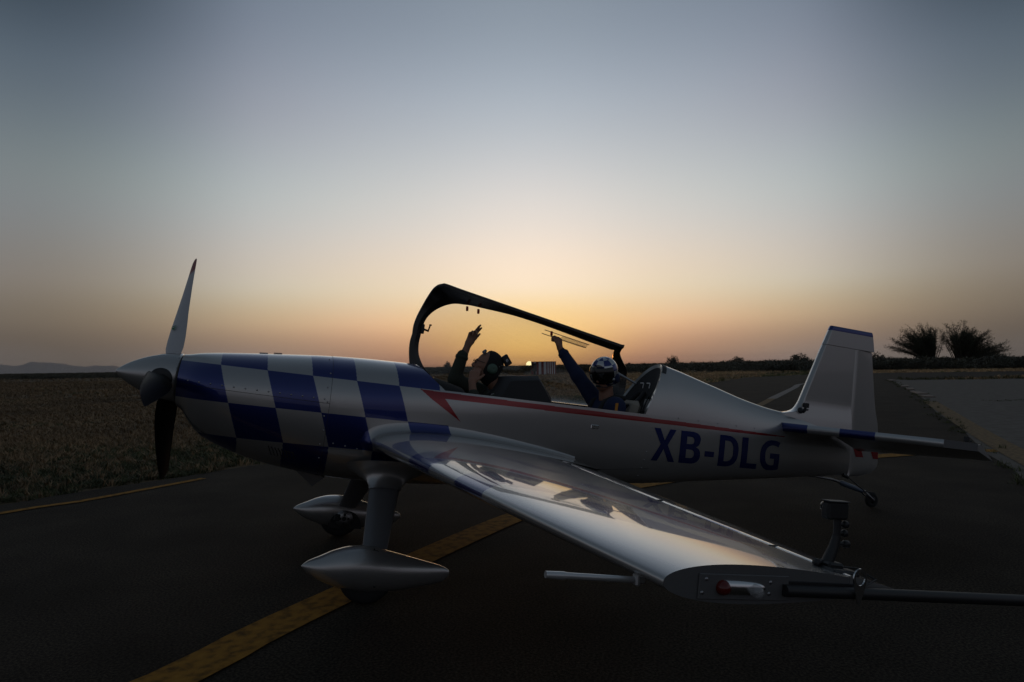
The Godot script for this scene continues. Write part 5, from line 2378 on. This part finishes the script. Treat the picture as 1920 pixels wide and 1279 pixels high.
	for i in range(0, v.size(), 3):
		subdivide_checks(tinted, v[i], v[i + 1], v[i + 2], hc + up * 0.03, hb, 2)
	put(tinted, "helmet", M.tint, who)
	# dark visor over the brow and the eyes
	st = mb()
	var rows := []
	for i in 15:
		var el_ := lerpf(-0.70, 0.50, i / 14.0)
		var row := PackedVector3Array()
		for k in 25:
			var az := lerpf(-1.30, 1.30, k / 24.0)
			var q := Vector3(cos(el_) * cos(az), sin(el_), cos(el_) * sin(az))
			row.append(hc + hb * (q * Vector3(0.137, 0.130, 0.126) + Vector3(-0.008, 0.022, 0)))
		rows.append(row)
	grid(st, rows)
	put(st, "visor", M.visor, who)
	st = mb()
	lathe(st, hc + hb * Vector3(-0.03, -0.03, -0.112), -s, [[-0.01, 0.040], [0.006, 0.042], [0.014, 0.036], [0.016, 0.0]], 24)
	lathe(st, hc + hb * Vector3(-0.03, -0.03, 0.112), s, [[-0.01, 0.040], [0.006, 0.042], [0.014, 0.036], [0.016, 0.0]], 24)
	put(st, "ear_cup", M.suit_blue, who)
	st = mb()
	lathe(st, hc + hb * Vector3(0.052, -0.02, 0.121), s, [[0.0, 0.014], [0.01, 0.013], [0.012, 0.0]], 14)
	put(st, "visor_knob", M.steel, who)
	st = mb()
	tube(st, [hc + hb * Vector3(0.02, -0.065, 0.11), hc + hb * Vector3(0.09, -0.085, 0.07), hc + hb * Vector3(0.118, -0.075, 0.015)], [0.005, 0.004, 0.004], 6)
	tube(st, [hc + hb * Vector3(0.118, -0.072, 0.022), hc + hb * Vector3(0.118, -0.072, -0.012)], [0.011, 0.011], 8)
	put(st, "boom_microphone", M.black, who)
	eyes(who, hc, hb)


func subdivide_checks(st: SurfaceTool, a: Vector3, b: Vector3, c: Vector3, hc: Vector3, hb: Basis, depth: int) -> void:
	if depth > 0:
		var ab := (a + b) / 2
		var bc := (b + c) / 2
		var ca := (c + a) / 2
		for q in [[a, ab, ca], [ab, b, bc], [ca, bc, c], [ab, bc, ca]]:
			subdivide_checks(st, q[0], q[1], q[2], hc, hb, depth - 1)
		return
	var p := hb.inverse() * ((a + b + c) / 3.0 - hc)
	var u := int(floor((atan2(p.z, p.x) + PI) / TAU * 8.0 + 0.25))
	var v := int(floor(acos(clampf(p.normalized().y, -1, 1)) / PI * 6.5))
	st.set_color(BLUE if (u + v) % 2 == 0 else Color(0.55, 0.55, 0.55))
	tri(st, a, b, c)


# ---------------------------------------------------------------- little cameras stuck to the airplane
func small_cameras() -> void:
	# on the wing tip, on a jointed arm
	var at := V(2.590, 3.875, -0.232)
	var c := root("action_camera", Transform3D(frame.basis, frame * at), -at, "black action camera on a jointed arm, on the near wing tip", "camera")
	var st := mb()
	var fb := Basis(Vector3.UP, 0.12)
	box(st, V(2.592, 3.875, -0.079), Vector3(0.084, 0.050, 0.030), fb, 0.006)
	put(st, "camera_body", M.black, c)
	st = mb()
	box(st, V(2.592, 3.875, -0.079), Vector3(0.089, 0.030, 0.022), fb, 0.004)
	box(st, V(2.592, 3.875, -0.0535), Vector3(0.086, 0.004, 0.033), fb, 0.0015)
	put(st, "camera_frame", M.black, c)
	st = mb()
	lathe(st, V(2.570, 3.860, -0.072), Vector3.FORWARD, [[0.0, 0.014], [0.006, 0.014], [0.006, 0.0]], 16)
	put(st, "lens", M.visor, c)
	st = mb()
	tube(st, [V(2.603, 3.875, -0.105), V(2.604, 3.875, -0.150)], [0.010, 0.010], 8)
	tube(st, [V(2.605, 3.875, -0.150), V(2.598, 3.875, -0.180), V(2.577, 3.875, -0.226)], [0.012, 0.014, 0.017], 10)
	put(st, "mount_arm", M.black, c)
	for k in [[2.628, -0.117, 0.020], [2.628, -0.142, 0.016], [2.634, -0.172, 0.028], [2.545, -0.226, 0.022]]:
		st = mb()
		tube(st, [V(2.604 if k[0] > 2.6 else 2.575, 3.875, k[1]), V(k[0], 3.875, k[1])], [0.006, 0.006], 8)
		lathe(st, V(k[0], 3.875, k[1]), Vector3.RIGHT * (1.0 if k[0] > 2.6 else -1.0), [[-0.004, 0.0], [-0.004, 0.008], [0.0, 0.0105], [k[2] * 0.5, 0.0105], [k[2] * 0.55, 0.0]], 12)
		put(st, "thumb_screw", M.black, c)
	st = mb()
	box(st, V(2.590, 3.895, -0.242), Vector3(0.095, 0.018, 0.085), Basis(Vector3.BACK, -0.06), 0.006)
	box(st, V(2.585, 3.880, -0.230), Vector3(0.055, 0.020, 0.050), Basis(Vector3.BACK, -0.06), 0.006)
	put(st, "suction_base", M.black, c)
	st = mb()
	tube(st, [V(2.60, 3.90, -0.230), V(2.63, 3.93, -0.226), V(2.655, 3.97, -0.245), V(2.56, 4.005, -0.262)], [0.003, 0.003, 0.003, 0.003], 6)
	put(st, "safety_tether", M.black, c)
	# low on the fin
	at = V(5.93, 0.055, 0.315)
	c = root("action_camera", Transform3D(frame.basis, frame * at), -at, "small black action camera stuck low on the fin", "camera")
	st = mb()
	box(st, V(5.915, 0.10, 0.392), Vector3(0.062, 0.045, 0.035), Basis(Vector3.UP, 0.2), 0.004)
	put(st, "camera_body", M.black, c)
	st = mb()
	lathe(st, V(5.885, 0.10, 0.396), Vector3.LEFT, [[0.0, 0.012], [0.006, 0.012], [0.006, 0.0]], 12)
	put(st, "lens", M.visor, c)
	st = mb()
	tube(st, [V(5.915, 0.10, 0.37), V(5.91, 0.09, 0.34), V(5.905, 0.085, 0.315)], [0.012, 0.018, 0.008], 8)
	tube(st, [V(5.91, 0.09, 0.345), V(5.955, 0.09, 0.352)], [0.008, 0.008], 8)
	put(st, "mount_arm", M.black, c)
	st = mb()
	lathe(st, V(5.90, 0.045, 0.335), Vector3.BACK, [[0.0, 0.034], [0.010, 0.032], [0.018, 0.018], [0.05, 0.012]], 20)
	put(st, "suction_base", M.black, c)
	# on the tip of the stabilizer
	at = V(6.20, 1.52, 0.185)
	c = root("action_camera", Transform3D(frame.basis, frame * at), -at, "tiny black action camera on the tip of the near stabilizer", "camera")
	st = mb()
	box(st, V(6.205, 1.52, 0.228), Vector3(0.045, 0.042, 0.035), Basis(Vector3.UP, 0.4), 0.004)
	put(st, "camera_body", M.black, c)
	st = mb()
	lathe(st, V(6.20, 1.52, 0.186), Vector3.UP, [[0.0, 0.026], [0.006, 0.024], [0.010, 0.012], [0.03, 0.010]], 16)
	tube(st, [V(6.21, 1.52, 0.21), V(6.245, 1.53, 0.214)], [0.006, 0.006], 6)
	put(st, "suction_base", M.black, c)
